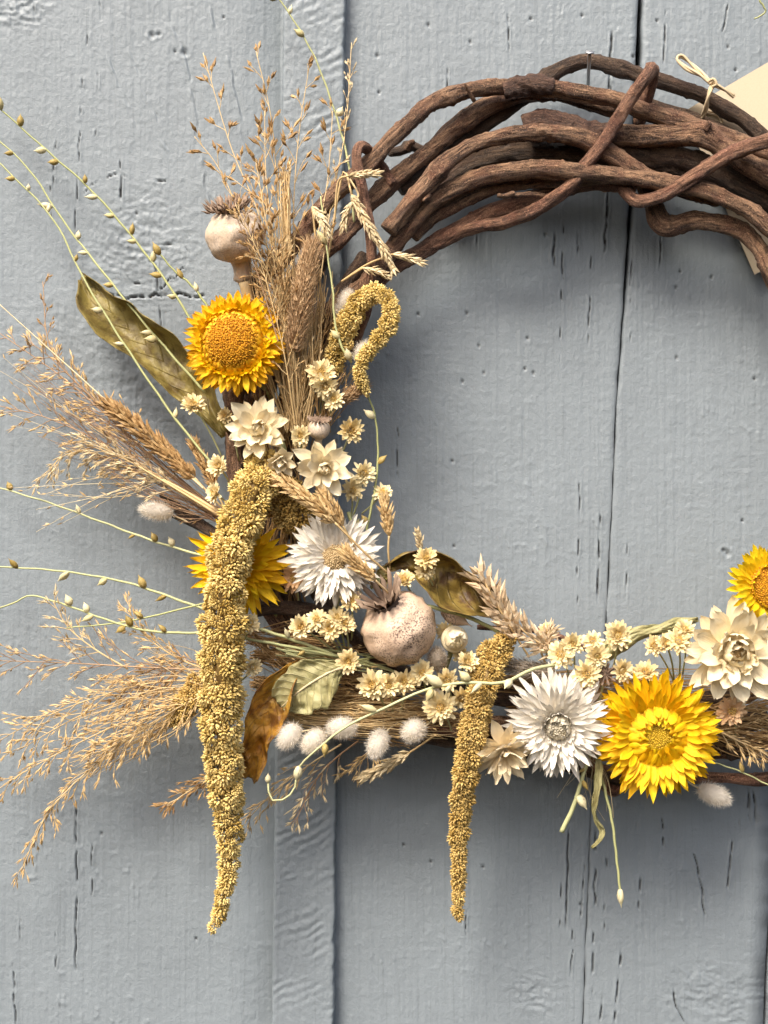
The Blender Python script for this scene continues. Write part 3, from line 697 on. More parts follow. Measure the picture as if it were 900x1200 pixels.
def petal_mesh(name, L, W, mat, kind='point', curl=0.3, cup=0.25, seed=0, nl=6, nw=4, wave=0.13):
    r = random.Random(seed); mb = MB()
    x = z = 0.0; vs_ = []; at = []
    tw = r.uniform(-0.25, 0.25); bend = r.uniform(-0.12, 0.12)
    for i in range(nl + 1):
        t = i / nl
        if kind == 'point':
            w = (0.5 + 0.5 * math.sin(min(t / 0.55, 1) * math.pi / 2)) if t < 0.55 else (1 - ((t - 0.55) / 0.45) ** 1.9) * 0.97 + 0.03
        elif kind == 'strap':
            w = (0.55 + 0.45 * min(t / 0.4, 1)) if t < 0.72 else (1 - ((t - 0.72) / 0.28) ** 1.6) * 0.92 + 0.08
        else:  # round
            w = math.sqrt(max(0.0, 1 - ((t - 0.58) / 0.43) ** 2)) if t > 0.58 else 0.45 + 0.55 * math.sin(t / 0.58 * math.pi / 2)
            w = max(w, 0.16)
        th = curl * (t ** 1.3)
        if i: x += L / nl * math.cos(th); z += L / nl * math.sin(th)
        for j in range(nw):
            k = j / (nw - 1) * 2 - 1
            y = k * w * W / 2
            zz = z + cup * k * k * w * W * 0.5 + tw * k * W * 0.5 * t + (r.random() - 0.5) * wave * W * (0.5 + t)
            xj = (r.random() - 0.5) * 0.09 * L if i >= nl - 1 else 0.0
            vs_.append(((x + xj) * K, (y + bend * L * t * t) * K, zz * K)); at.append((t, r.random() * 0.3 + 0.35, k))
    fs = [(i * nw + j, (i + 1) * nw + j, (i + 1) * nw + j + 1, i * nw + j + 1) for i in range(nl) for j in range(nw - 1)]
    mb.add(vs_, fs, at)
    return mb.mesh(name, mat)

def dome_florets(name, r, h, n, mat, root, gl=4.0, gr=1.5, z0=0.0, spread=0.25):
    """seed-like florets packed on a dome"""
    mb = MB()
    # the cushion below
    prof = [(r * math.cos(a), h * math.sin(a)) for a in np.linspace(0, math.pi / 2, 8)]
    lathe(mb, [(x * K, (z0 + z) * K) for x, z in prof], 22, rnd=0.15)
    for i in range(n):
        q = math.sqrt((i + 0.5) / n); a = i * 2.39996
        x, y = r * q * math.cos(a), r * q * math.sin(a); z = h * math.sqrt(max(0, 1 - q * q))
        nrm = Vector((x / (r * r), y / (r * r), z / max(h * h, 1))).normalized()
        grain(mb, (x * K, y * K, (z0 + z - 1) * K), rdir(nrm, spread), gl * K * R.uniform(0.7, 1.2), gr * K, wide=0.6)
    return mb.obj(name, mat, root, local=True, kind="stuff")

def lathe(mb, prof, sides, rnd=0.5, ridge=0.0, nrid=12, closed=True):
    n = len(prof); vs_ = []; at = []
    for i, (r, z) in enumerate(prof):
        for j in range(sides):
            a = j * 2 * math.pi / sides
            rr = r * (1 + ridge * math.cos(nrid * a))
            vs_.append((rr * math.cos(a), rr * math.sin(a), z)); at.append((i / (n - 1), rnd, j / sides))
    fs = [(i * sides + j, i * sides + (j + 1) % sides, (i + 1) * sides + (j + 1) % sides, (i + 1) * sides + j) for i in range(n - 1) for j in range(sides)]
    mb.add(vs_, fs, at)

def stem_to(root, pts, r, mat='green_stem', name="stem", n=14, r1=None):
    mb = MB(); tube(mb, spline([P(*p) for p in pts], n), np.linspace(r, r1 if r1 else r, n) * K, 7)
    o = mb.obj(name, M[mat])
    o.parent = root
    bpy.context.view_layer.update()
    o.matrix_parent_inverse = root.matrix_world.inverted()
    return o

def flower(name, label, px, py, d, dirv, rings, mat, seed, group, variants=4, stem=None, cat="flower"):
    root = empty(name, P(px, py, d), label, cat, group, rot=facing(*dirv))
    r = random.Random(seed)
    for ri, g in enumerate(rings):
        meshes = [petal_mesh("petal", g['L'] * r.uniform(0.9, 1.08), g['W'] * r.uniform(0.85, 1.12), M[g.get('mat', mat)], g.get('kind', 'point'), g.get('curl', 0.25) + r.uniform(-0.12, 0.12), g.get('cup', 0.3), seed * 31 + ri * 7 + v) for v in range(variants)]
        off = r.random() * 6.28
        for i in range(g['n']):
            a = off + (i + r.uniform(-0.3, 0.3)) * 2 * math.pi / g['n']
            el = math.radians(g['el'] + r.uniform(-1, 1) * g.get('jit', 8))
            sc_ = r.uniform(0.80, 1.10)
            mtx = Matrix.Rotation(a, 4, 'Z') @ Matrix.Translation((g['r0'] * K, 0, (g.get('z', 0) + r.uniform(-0.8, 0.8)) * K)) @ Matrix.Rotation(-el, 4, 'Y') @ Matrix.Rotation(r.uniform(-0.35, 0.35), 4, 'X') @ Matrix.Diagonal((sc_, r.uniform(0.9, 1.1) * sc_, sc_, 1))
            inst("petal", meshes[r.randrange(variants)], root, mtx)
    rr_ = max(g['r0'] for g in rings) + 3
    mb = MB(); lathe(mb, [(x * K, z * K) for x, z in [(rr_ * 0.25, -14), (rr_ * 0.8, -11), (rr_, -5), (rr_ * 0.98, 0), (rr_ * 0.6, 2), (0.2, 2.5)]], 24)
    mb.obj("receptacle", M[mat], root, local=True)
    if stem:
        stem_to(root, [(px, py, d - 8)] + stem, 3.0, 'green_stem')
    return root

# ------------------------------------------------------------------ large everlasting flowers
G_Y, G_W, G_C = "yellow strawflowers on the wreath", "white strawflowers on the wreath", "cream everlasting flowers on the wreath"
f = flower("strawflower", "golden strawflower with a broad brown-orange domed centre under the pale poppy head", 274, 402, 132, (-0.12, 0.10),
    [dict(n=56, r0=30, z=-7, el=-24, L=31, W=7.5, curl=0.35, jit=16, kind='strap'), dict(n=56, r0=31, z=-4, el=-6, L=31, W=7.5, curl=0.3, jit=16, kind='strap'), dict(n=54, r0=32, z=-1, el=10, L=28, W=7, curl=0.2, jit=16), dict(n=50, r0=35, z=2, el=32, L=18, W=6.5, curl=0.5, jit=14),
     dict(n=46, r0=39, z=3, el=66, L=12, W=6.5, curl=1.2, jit=9), dict(n=44, r0=36, z=5, el=88, L=11, W=6, curl=1.2, jit=7, mat='bandbrown'), dict(n=38, r0=32, z=8, el=104, L=9, W=6, curl=0.9, jit=7, mat='bandbrown')], 'orange', 1, G_Y, stem=[(285, 420, 90), (320, 470, 60)])
dome_florets("disc", 29, 13, 1000, M['disc_brown'], f, 4.5, 0.95, 8, 0.6)
f = flower("strawflower", "deep yellow strawflower half hidden behind the long hanging tassel", 281, 663, 112, (0.08, 0.02),
    [dict(n=32, r0=10, z=-4, el=-8, L=55, W=10, curl=0.2), dict(n=28, r0=10, z=0, el=12, L=50, W=11, curl=0.2), dict(n=26, r0=10, z=4, el=28, L=44, W=10, curl=0.1), dict(n=22, r0=9, z=6, el=48, L=34, W=9, curl=-0.1), dict(n=16, r0=7, z=8, el=66, L=26, W=8, curl=-0.1)], 'yellow', 2, G_Y, stem=[(300, 690, 80), (330, 730, 60)])
dome_florets("disc", 12, 6, 120, M['disc_yellow'], f, 4.0, 1.3, 6)
f = flower("strawflower", "large bright yellow double strawflower with an olive eye on the bottom of the wreath", 770, 862, 128, (0.02, -0.05),
    [dict(n=40, r0=32, z=-8, el=-12, L=47, W=10.5, curl=0.15, jit=13), dict(n=40, r0=32, z=-4, el=0, L=45, W=10.5, curl=0.15, jit=13), dict(n=40, r0=32, z=0, el=11, L=41, W=10, curl=0.15, jit=13), dict(n=38, r0=32, z=3, el=22, L=34, W=10, curl=0.1, jit=12), dict(n=34, r0=33, z=5, el=36, L=24, W=9, curl=0.1, jit=12),
     dict(n=32, r0=36, z=6, el=142, L=22, W=9, curl=0.15, jit=12), dict(n=28, r0=33, z=6, el=150, L=22, W=9, curl=0.1, jit=12), dict(n=22, r0=25, z=4, el=140, L=14, W=7, curl=0.3, mat='yellow_lemon', jit=12)], 'yellow', 3, G_Y, stem=[(770, 850, 90), (740, 830, 60)])
dome_florets("disc", 19, 6, 320, M['disc_yellow'], f, 4.5, 1.2, 2)
f = flower("strawflower", "lemon yellow strawflower with a brown centre above the big cream flower", 901, 688, 118, (0.28, 0.12),
    [dict(n=34, r0=22, z=-4, el=-6, L=31, W=8, curl=0.2), dict(n=34, r0=22, z=-1, el=8, L=30, W=8, curl=0.2), dict(n=32, r0=22, z=2, el=22, L=24, W=7, curl=0.2), dict(n=26, r0=22, z=3, el=50, L=14, W=7, curl=0.5)], 'yellow_lemon', 4, G_Y, stem=[(910, 730, 80), (900, 800, 60)])
dome_florets("disc", 25, 9, 480, M['disc_brown'], f, 4.2, 1.3, 3)

f = flower("strawflower", "white strawflower with a tan eye beside the tall poppy head crown", 392, 654, 128, (0.20, 0.16),
    [dict(n=36, r0=11, z=-5, el=-14, L=47, W=7.6, kind='strap', curl=0.1), dict(n=36, r0=11, z=-2, el=-3, L=47, W=7.6, kind='strap', curl=0.1), dict(n=36, r0=11, z=0, el=7, L=45, W=7.4, kind='strap', curl=0.1), dict(n=34, r0=11, z=2, el=17, L=40, W=7, kind='strap', curl=0.05), dict(n=30, r0=11, z=3, el=27, L=32, W=6.6, kind='strap', curl=0.05), dict(n=24, r0=11, z=4, el=38, L=22, W=6, curl=0)], 'white', 5, G_W, stem=[(400, 690, 90), (380, 740, 60)])
dome_florets("disc", 14, 8, 220, M['disc_tan'], f, 4.0, 1.3, 4)
f = flower("strawflower", "white strawflower with a closed grey eye next to the big yellow one", 653, 850, 126, (-0.02, -0.14),
    [dict(n=40, r0=15, z=-6, el=-12, L=51, W=7.6, curl=0.1, jit=11, kind='strap'), dict(n=40, r0=15, z=-3, el=0, L=51, W=7.6, curl=0.12, jit=11, kind='strap'), dict(n=40, r0=15, z=0, el=10, L=48, W=7.4, curl=0.12, jit=11), dict(n=38, r0=15, z=2, el=20, L=44, W=7.2, curl=0.12, jit=11), dict(n=36, r0=15, z=4, el=30, L=37, W=7, curl=0.1, jit=11), dict(n=32, r0=15, z=5, el=42, L=27, W=6.6, curl=0.15), dict(n=26, r0=15, z=6, el=58, L=18, W=6.5, curl=0.5), dict(n=20, r0=14, z=6, el=82, L=17, W=8, curl=0.9, mat='disc_grey', jit=5)], 'white', 6, G_W, stem=[(660, 840, 90), (690, 820, 60)])
dome_florets("disc", 15, 11, 120, M['disc_grey'], f, 3.0, 1.6, 5, 0.6)

cream_in = lambda a, b: [dict(n=9, r0=a * 0.7, z=2, el=66, L=b, W=b * 0.55, curl=0.9, cup=0.5, kind='round'), dict(n=7, r0=a * 0.35, z=3, el=80, L=b, W=b * 0.5, curl=0.8, cup=0.5, kind='round')]
f = flower("everlasting_flower", "open cream everlasting flower just below the brown-domed yellow one", 302, 503, 134, (0.02, 0.14),
    [dict(n=11, r0=6, z=-3, el=2, L=37, W=16, curl=0.25), dict(n=10, r0=6, z=0, el=18, L=34, W=16, curl=0.3), dict(n=8, r0=6, z=2, el=36, L=28, W=15, curl=0.4)] + cream_in(10, 20), 'cream', 7, G_C, stem=[(310, 530, 90), (320, 570, 60)])
f = flower("everlasting_flower", "cream star-shaped everlasting flower above the white strawflower", 379, 548, 136, (0.14, -0.16),
    [dict(n=9, r0=5, z=-3, el=0, L=36, W=16, curl=0.2), dict(n=8, r0=5, z=0, el=18, L=33, W=16, curl=0.3), dict(n=7, r0=5, z=2, el=38, L=26, W=14, curl=0.4)] + cream_in(8, 17), 'cream', 8, G_C, stem=[(375, 570, 90), (360, 600, 60)])
f = flower("everlasting_flower", "small half-open cream everlasting bud between two star-shaped cream flowers", 329, 538, 140, (0.05, -0.55),
    [dict(n=8, r0=4, z=0, el=38, L=20, W=12, curl=0.2), dict(n=7, r0=3, z=2, el=60, L=19, W=11, curl=0.4), dict(n=5, r0=2, z=3, el=78, L=17, W=10, curl=0.5)], 'cream', 9, G_C, stem=[(331, 520, 110), (340, 560, 80)])
f = flower("everlasting_flower", "large cream everlasting flower with an incurved heart below the lemon yellow one", 860, 764, 130, (0.02, 0.02),
    [dict(n=13, r0=10, z=-6, el=-8, L=54, W=21, curl=0.15, kind='round'), dict(n=12, r0=10, z=-2, el=6, L=52, W=21, curl=0.2, kind='round'), dict(n=11, r0=10, z=2, el=22, L=45, W=20, curl=0.25, kind='round'), dict(n=9, r0=10, z=5, el=40, L=34, W=18, curl=0.45, kind='round'),
     dict(n=12, r0=21, z=6, el=66, L=22, W=13, curl=0.9, kind='round'), dict(n=11, r0=15, z=8, el=76, L=20, W=11, curl=0.9, kind='round'), dict(n=8, r0=9, z=9, el=80, L=17, W=9, curl=0.7, kind='round')], 'cream', 10, G_C, stem=[(850, 770, 90), (820, 800, 60)])
dome_florets("disc", 8, 5, 50, M['disc_tan'], f, 8.0, 0.8, 6)
f = flower("everlasting_flower", "drooping peach-cream everlasting flower beside the shorter hanging tassel", 590, 880, 132, (0.20, -0.45),
    [dict(n=12, r0=5, z=-8, el=8, L=38, W=14, curl=0.0), dict(n=11, r0=5, z=-3, el=26, L=38, W=14, curl=-0.1), dict(n=10, r0=5, z=2, el=46, L=36, W=13, curl=0.0), dict(n=8, r0=4, z=5, el=66, L=32, W=12, curl=0.1)], 'peach', 11, G_C, stem=[(592, 860, 100), (620, 830, 60)])
f = flower("everlasting_flower", "closed round cream everlasting bud beside the speckled poppy head", 533, 749, 118, (0.1, 0.1),
    [dict(n=9, r0=13, z=0, el=86, L=22, W=15, curl=0.9, cup=0.4, kind='round', jit=5), dict(n=8, r0=11, z=2, el=82, L=22, W=14, curl=0.9, cup=0.4, kind='round', jit=5), dict(n=6, r0=6, z=4, el=84, L=20, W=12, curl=0.9, cup=0.4, kind='round', jit=5)], 'cream', 12, G_C, stem=[(530, 760, 90), (520, 790, 60)])

# ------------------------------------------------------------------ small everlastings
def floret_meshes(seed, mat):
    r = random.Random(seed); op = r.uniform(-6, 20); gapa = r.random() * 6.28
    mb = MB()
    for ri, (n, r0, el, L, W) in enumerate([(15, 2.2, -6, 11.0, 4.0), (15, 2.2, 10, 10.6, 3.9), (14, 2.2, 26, 9.8, 3.7), (12, 2.2, 42, 8.4, 3.5), (9, 2.0, 58, 6.4, 3.2)]):
        for i in range(n):
            a = (i + r.uniform(-0.35, 0.35)) * 6.2832 / n + ri * 0.3
            if r.random() < 0.07: continue
            e = math.radians(el + op + r.uniform(-16, 16) + 14 * math.cos(a - gapa)); L2 = L * r.uniform(0.75, 1.15)
            rot = Matrix.Rotation(a, 3, 'Z') @ Matrix.Rotation(-e, 3, 'Y')
            pts = [(0, -W * 0.25, 0), (0, W * 0.25, 0), (L2 * .55, -W * .5, .6), (L2 * .55, W * .5, .6), (L2 * .92, -W * .32, .3), (L2 * .92, W * .32, .3), (L2 * 1.05, 0, 0), (L2 * 0.55, 0, -0.5)]
            vs_ = [(rot @ Vector(p) + Vector((math.cos(a) * r0, math.sin(a) * r0, 0))) * K for p in pts]
            rd = r.random()
            mb.add(vs_, [(0, 1, 7), (0, 7, 2), (1, 3, 7), (2, 7, 4), (7, 3, 5), (7, 5, 4), (4, 5, 6)], [(p[0] / L2, rd, 0) for p in pts])
    bm_ = mb.mesh("bracts", mat)
    mb = MB(); st = R.getstate()
    for i in range(26):
        q = math.sqrt((i + .5) / 26) * 3.4; a = i * 2.4
        grain(mb, (q * math.cos(a) * K, q * math.sin(a) * K, (1.5 + 2 * (1 - q / 3.4)) * K), (q * math.cos(a) * .12, q * math.sin(a) * .12, 1), r.uniform(1.5, 3) * K, 0.75 * K, rnd=r.random())
    return bm_, mb.mesh("centre", M['eye'])
FL = [floret_meshes(100 + i, M['everlast']) for i in range(12)]
FLP = [floret_meshes(200 + i, M['everlast_pink']) for i in range(2)]
def floret(px, py, d, s_, dirv, label, group=None, pink=False, stem=None):
    root = empty("small_everlasting", P(px, py, d), label, "floret", group or "small cream everlastings on the wreath", rot=facing(dirv[0] + R.uniform(-.2, .2), dirv[1] + R.uniform(-.2, .2)), scale=s_ * R.uniform(0.9, 1.16))
    b, c = R.choice(FLP if pink else FL)
    rz = Matrix.Rotation(R.random() * 6.28, 4, 'Z')
    inst("bracts", b, root, rz); inst("centre", c, root, rz)
    e = stem or (px + R.uniform(-8, 8), py + 26, d - 45)
    stem_to(root, [(px, py, d - 1), ((px + e[0]) / 2 + 2, (py + e[1]) / 2, (d + e[2]) / 2), e], 1.1, 'green_stem', n=8)
for a in [
    (227, 475, 96, 1.05, (-0.1, 0.75), "small cream floret standing against the big olive leaf", (262, 540, 70)),
    (264, 487, 100, 0.85, (-0.3, 0.2), "small cream floret at the edge of the open cream flower below the olive leaf", (280, 540, 70)),
    (256, 546, 128, 1.1, (-0.1, 0.2), "small cream floret at the top of the long tassel, beside the brown spike", (275, 580, 90)),
    (252, 578, 126, 1.0, (-0.6, 0.1), "small cream floret tucked against the upper outer edge of the long tassel", (275, 600, 90)),
    (376, 438, 122, 1.25, (0.1, 0.3), "small cream floret, upper of the pair beside the coiled tassel tip", (372, 490, 70)),
    (380, 452, 124, 1.05, (0.2, -0.2), "small cream floret directly under the upper one by the coiled tassel", (374, 490, 70)),
    (391, 468, 120, 1.1, (0.2, 0.3), "small cream floret with a dark eye under the coiled tassel", (380, 500, 70)),
    (352, 511, 130, 1.05, (0.1, -0.1), "small cream floret between the two open cream star flowers", (350, 550, 80)),
    (411, 505, 112, 1.15, (0.3, 0.1), "small cream floret beside the small pale poppy pod", (392, 545, 70)),
    (426, 555, 112, 1.05, (0.4, 0.2), "small cream floret nearest the green stem right of the star flower", (412, 610, 80)),
    (413, 575, 114, 1.15, (0.2, 0.1), "small cream floret below the star flower, lower of two", (408, 620, 80)),
    (448, 577, 104, 0.95, (0.4, 0.8), "small cream floret on a curved stem above the little tan spike", (424, 602, 90)),
    (499, 655, 132, 1.1, (0.2, 0.5), "small cream floret standing on the curled brown leaf, upper of two", (512, 700, 80)),
    (498, 668, 130, 1.0, (0.1, 0.0), "small cream floret on the curled brown leaf, lower of two", (512, 705, 80)),
    (474, 680, 122, 1.1, (-0.1, 0.7), "small cream floret behind the crown of the speckled poppy head", (490, 720, 80)),
    (353, 735, 128, 1.1, (-0.4, 0.4), "small cream floret at the outer end of the cluster under the white strawflower", (400, 770, 80)),
    (371, 726, 130, 1.05, (-0.2, 0.6), "small cream floret second from the outer end of the cluster under the white strawflower", (402, 770, 80)),
    (387, 737, 134, 1.15, (0.0, 0.1), "small cream floret hanging lowest in the cluster under the white strawflower", (405, 772, 80)),
    (395, 724, 132, 1.1, (0.0, 0.5), "small cream floret at the peak of the cluster under the white strawflower", (405, 772, 80)),
    (404, 730, 132, 1.1, (0.4, 0.3), "small cream floret of the cluster closest to the speckled poppy head", (408, 772, 80)),
    (411, 704, 134, 1.1, (0.2, 0.3), "small yellowish floret touching the crown of the speckled poppy head", (412, 750, 80)),
    (408, 775, 136, 1.2, (0.0, 0.0), "small cream floret with an orange eye at the stalk of the sage green leaf", (440, 770, 90)),
    (437, 803, 128, 1.25, (-0.3, 0.0), "small cream floret first in the row of three under the speckled poppy head", (455, 840, 70)),
    (455, 803, 132, 1.2, (0.0, 0.1), "small cream floret in the middle of the row of three under the speckled poppy head", (460, 840, 70)),
    (473, 799, 128, 1.05, (0.2, 0.1), "small cream floret last in the row of three under the speckled poppy head", (468, 840, 70)),
    (494, 788, 130, 1.25, (0.1, 0.1), "small cream floret between the row of three and the grey bunny tail", (500, 830, 70)),
    (524, 797, 126, 1.2, (0.1, 0.0), "small cream floret with a brown eye under the grey bunny tail", (530, 840, 70)),
    (516, 829, 140, 1.35, (0.0, 0.0), "small cream floret in front of the green seed stem near the shorter tassel", (530, 860, 80)),
    (548, 776, 134, 1.2, (0.3, 0.3), "small cream floret leaning on the top of the shorter tassel", (545, 815, 80)),
    (541, 818, 124, 1.1, (0.1, -0.2), "small pale floret between the green seed stem and the shorter tassel", (545, 850, 80)),
    (522, 740, 104, 0.9, (0.0, 0.0), "small tan floret wedged between the speckled poppy head and the closed bud", (525, 780, 70)),
    (540, 768, 108, 0.9, (0.0, 0.0), "small tan floret wedged below the closed cream bud", (540, 800, 70)),
    (657, 767, 122, 1.15, (-0.2, 0.2), "small cream floret lowest of the cluster above the white strawflower with the grey eye", (668, 800, 70)),
    (671, 755, 122, 1.1, (0.0, 0.3), "small cream floret at the inner top of the cluster above the grey-eyed white strawflower", (672, 800, 70)),
    (695, 752, 118, 1.15, (0.0, 0.6), "small cream floret directly above the dark star-shaped pod cap, higher one", (690, 800, 70)),
    (700, 769, 126, 1.3, (0.0, 0.2), "small cream floret touching the dark star-shaped pod cap from above", (696, 805, 70)),
    (724, 745, 124, 1.35, (0.0, 0.2), "round cream floret in front of the folded green leaf", (716, 790, 70)),
    (688, 790, 126, 1.25, (-0.4, 0.0), "small cream floret beside the dark star-shaped pod cap, over the white strawflower", (700, 820, 70)),
    (729, 786, 124, 1.15, (0.3, 0.1), "small cream floret beside the dark star-shaped pod cap, over the big yellow strawflower", (730, 820, 70)),
    (757, 788, 116, 1.2, (0.0, 0.5), "small tan floret peeping over the top petals of the big yellow strawflower", (760, 820, 70)),
    (767, 757, 118, 1.05, (-0.3, 0.6), "small cream floret at the outer tip of the spray beside the big cream flower", (790, 800, 70)),
    (781, 754, 122, 1.1, (-0.1, 0.5), "small cream floret second along the spray beside the big cream flower", (790, 800, 70)),
    (795, 751, 124, 1.15, (0.0, 0.5), "small cream floret third along the spray beside the big cream flower", (795, 800, 70)),
    (803, 738, 118, 1.1, (0.0, 0.7), "small cream floret highest on the spray beside the big cream flower", (800, 790, 70)),
    (640, 738, 100, 0.8, (0.0, 0.5), "tiny greenish floret on the orange twig behind the mauve plume", (640, 770, 70)),
    (293, 730, 140, 0.9, (0.7, 0.2), "small pale floret at the inner edge of the long tassel, above the thin straws", (280, 760, 120)),
    (296, 782, 130, 0.9, (0.6, 0.0), "small pale floret at the inner edge of the long tassel, near the rusty leaf", (280, 800, 110)),
]:
    floret(a[0], a[1], a[2], a[3], a[4], a[5], stem=a[6])
floret(857, 833, 122, 1.25, (0.1, 0.1), "small peach-brown floret under the big cream flower", pink=True, stem=(862, 862, 80))
floret(345, 678, 108, 1.2, (0.0, 0.0), "small withered peach floret between the yellow and white strawflowers", pink=True, stem=(350, 720, 70))

# ------------------------------------------------------------------ poppy heads
def poppy(label, px, py, d, r, dirv, mat, crown_r, crown_h, seed, neck=True, squash=0.95, rays=12, name="poppy_head"):
    root = empty(name, P(px, py, d), label, "seed head", "dried poppy heads on the wreath", rot=facing(*dirv))
    mb = MB(); prof = []
    for i in range(25):
        a = math.pi * i / 24
        z = -math.cos(a) * r * squash; x = r * math.sin(a) ** 0.86
        if i == 0: x = r * 0.2
        if z > 0.9 * r * squash: x = max(x, r * 0.28)
        prof.append((x, z))
    if neck: prof = [(r * .20, -r * 1.85), (r * .24, -r * 1.6), (r * .36, -r * 1.48), (r * .30, -r * 1.3), (r * .30, -r * 1.12)] + [(max(x, r * .36), z) for x, z in prof[2:]]
    rr = random.Random(seed)
    lathe(mb, [(x * K, z * K) for x, z in prof], 48, ridge=0.018, nrid=rays)
    mb.v = [tuple(c * (1 + (float(vn(np.array(v[0] / (12 * K)), np.array(v[1] / (12 * K) + v[2] / (9 * K)), seed)) - 0.5) * 0.11 + (float(vn(np.array(math.atan2(v[1], v[0]) * 5), np.array(v[2] / (5 * K)), seed + 4)) - 0.5) * 0.035) for c in v) for v in mb.v]
    mb.obj("capsule", mat, root, local=True)
    mb = MB()
    zt = r * squash * 0.94
    for i in range(rays):            # ribbed rays with upturned lobes
        a = i * 6.2832 / rays + rr.uniform(-0.06, 0.06)
        ca, sa = math.cos(a), math.sin(a); h = crown_h * rr.uniform(0.8, 1.15)
        pts = [(0.0, zt + 1.5), (crown_r * 0.35, zt + 2.5), (crown_r * (0.72 if crown_h < 20 else 0.62), zt + h * 0.45), (crown_r * 1.0, zt + h), (crown_r * 1.12, zt + h * 1.12)]
        wd = [0.5, crown_r * 0.07, crown_r * 0.14, crown_r * 0.13, crown_r * 0.045]
        vs_ = []; at = []
        for q, ((x, z), w) in enumerate(zip(pts, wd)):
            for k, zz in ((-1, -0.16 * crown_r), (0, 0.10 * crown_r), (1, -0.16 * crown_r)):
                vs_.append(((x * ca - k * w * sa) * K, (x * sa + k * w * ca) * K, (z + (zz if q else 0)) * K)); at.append((q / 4, rr.random() * 0.3 + (0.5 if k == 0 else 0.1), 0))
        fs = [(q * 3 + j, (q + 1) * 3 + j, (q + 1) * 3 + j + 1, q * 3 + j + 1) for q in range(4) for j in range(2)]
        mb.add(vs_, fs, at)
    lathe(mb, [(crown_r * 0.45 * K, (zt - 3) * K), (crown_r * 0.62 * K, (zt - 1) * K), (crown_r * 0.6 * K, (zt + crown_h * 0.2) * K), (crown_r * 0.4 * K, (zt + 1) * K), (0.2 * K, (zt + 0.5) * K)], 36, ridge=0.1, nrid=rays, rnd=0.2)
    mb.obj("crown", M['crown'], root, local=True)
    return root
p1 = poppy("pale round poppy head with a shaggy brown crown above the golden strawflower", 275, 276, 112, 34, (-0.16, 0.85, 0.42), M['poppy_pale'], 21, 11, 5, squash=0.92)
mb = MB()                            # torn lobes of the crown
cq = p1.rotation_quaternion
for i in range(150):
    a = R.random() * 6.28; rr_ = R.uniform(10, 24)
    loc = Vector((rr_ * math.cos(a), rr_ * math.sin(a), 30 + R.uniform(0, 6))) * K
    grain(mb, loc, Vector((math.cos(a) * 0.7, math.sin(a) * 0.7, R.uniform(0.3, 1.2))), R.uniform(6, 16) * K, R.uniform(0.8, 2.0) * K)
tl = mb.obj("torn_lobes", M['crown'], [c for c in p1.children if c.name.startswith("crown")][0], local=True, smooth=False, kind="stuff")
poppy("large speckled pinkish poppy head with a ribbed brown crown in the corner of the wreath", 468, 737, 118, 44, (-0.42, 0.80, 0.50), M['poppy'], 26, 24, 9, neck=False, squash=0.93, rays=14)
poppy("small pale poppy pod with a dark rim beside the bundle of brown grass", 374, 503, 112, 13, (0.05, 1.0, 0.35), M['poppy_pale'], 13, 3, 12, neck=True, squash=0.9)
poppy("dark star-shaped poppy pod cap among cream florets above the big yellow strawflower", 708, 790, 116, 10, (0.0, 0.10, 1.0), M['poppy'], 12.5, 5, 14, neck=True, squash=0.9, rays=10)
stem_to(bpy.data.objects["poppy_head"], [(286, 330, 100), (296, 370, 90), (310, 430, 70)], 7, 'straw')
b = empty("seed_pod", P(532, 723, 100), "smooth tan pod lying under the green stem beside the curled leaf", "pod", rot=facing(0.8, -0.4, 0.4))
mb = MB(); lathe(mb, [(x * K, z * K) for x, z in [(0.4, -19), (4, -16), (8.5, -8), (10, 0), (8, 8), (4, 15), (1, 20), (0.3, 26)]], 16); mb.obj("capsule", M['poppy'], b, local=True)
mb = MB()
for i in range(5): grain(mb, (0, 0, -17 * K), (math.cos(i * 1.25), math.sin(i * 1.25), 0.8), 10 * K, 2.2 * K)
mb.obj("calyx", M['spike_brown'], b, local=True)

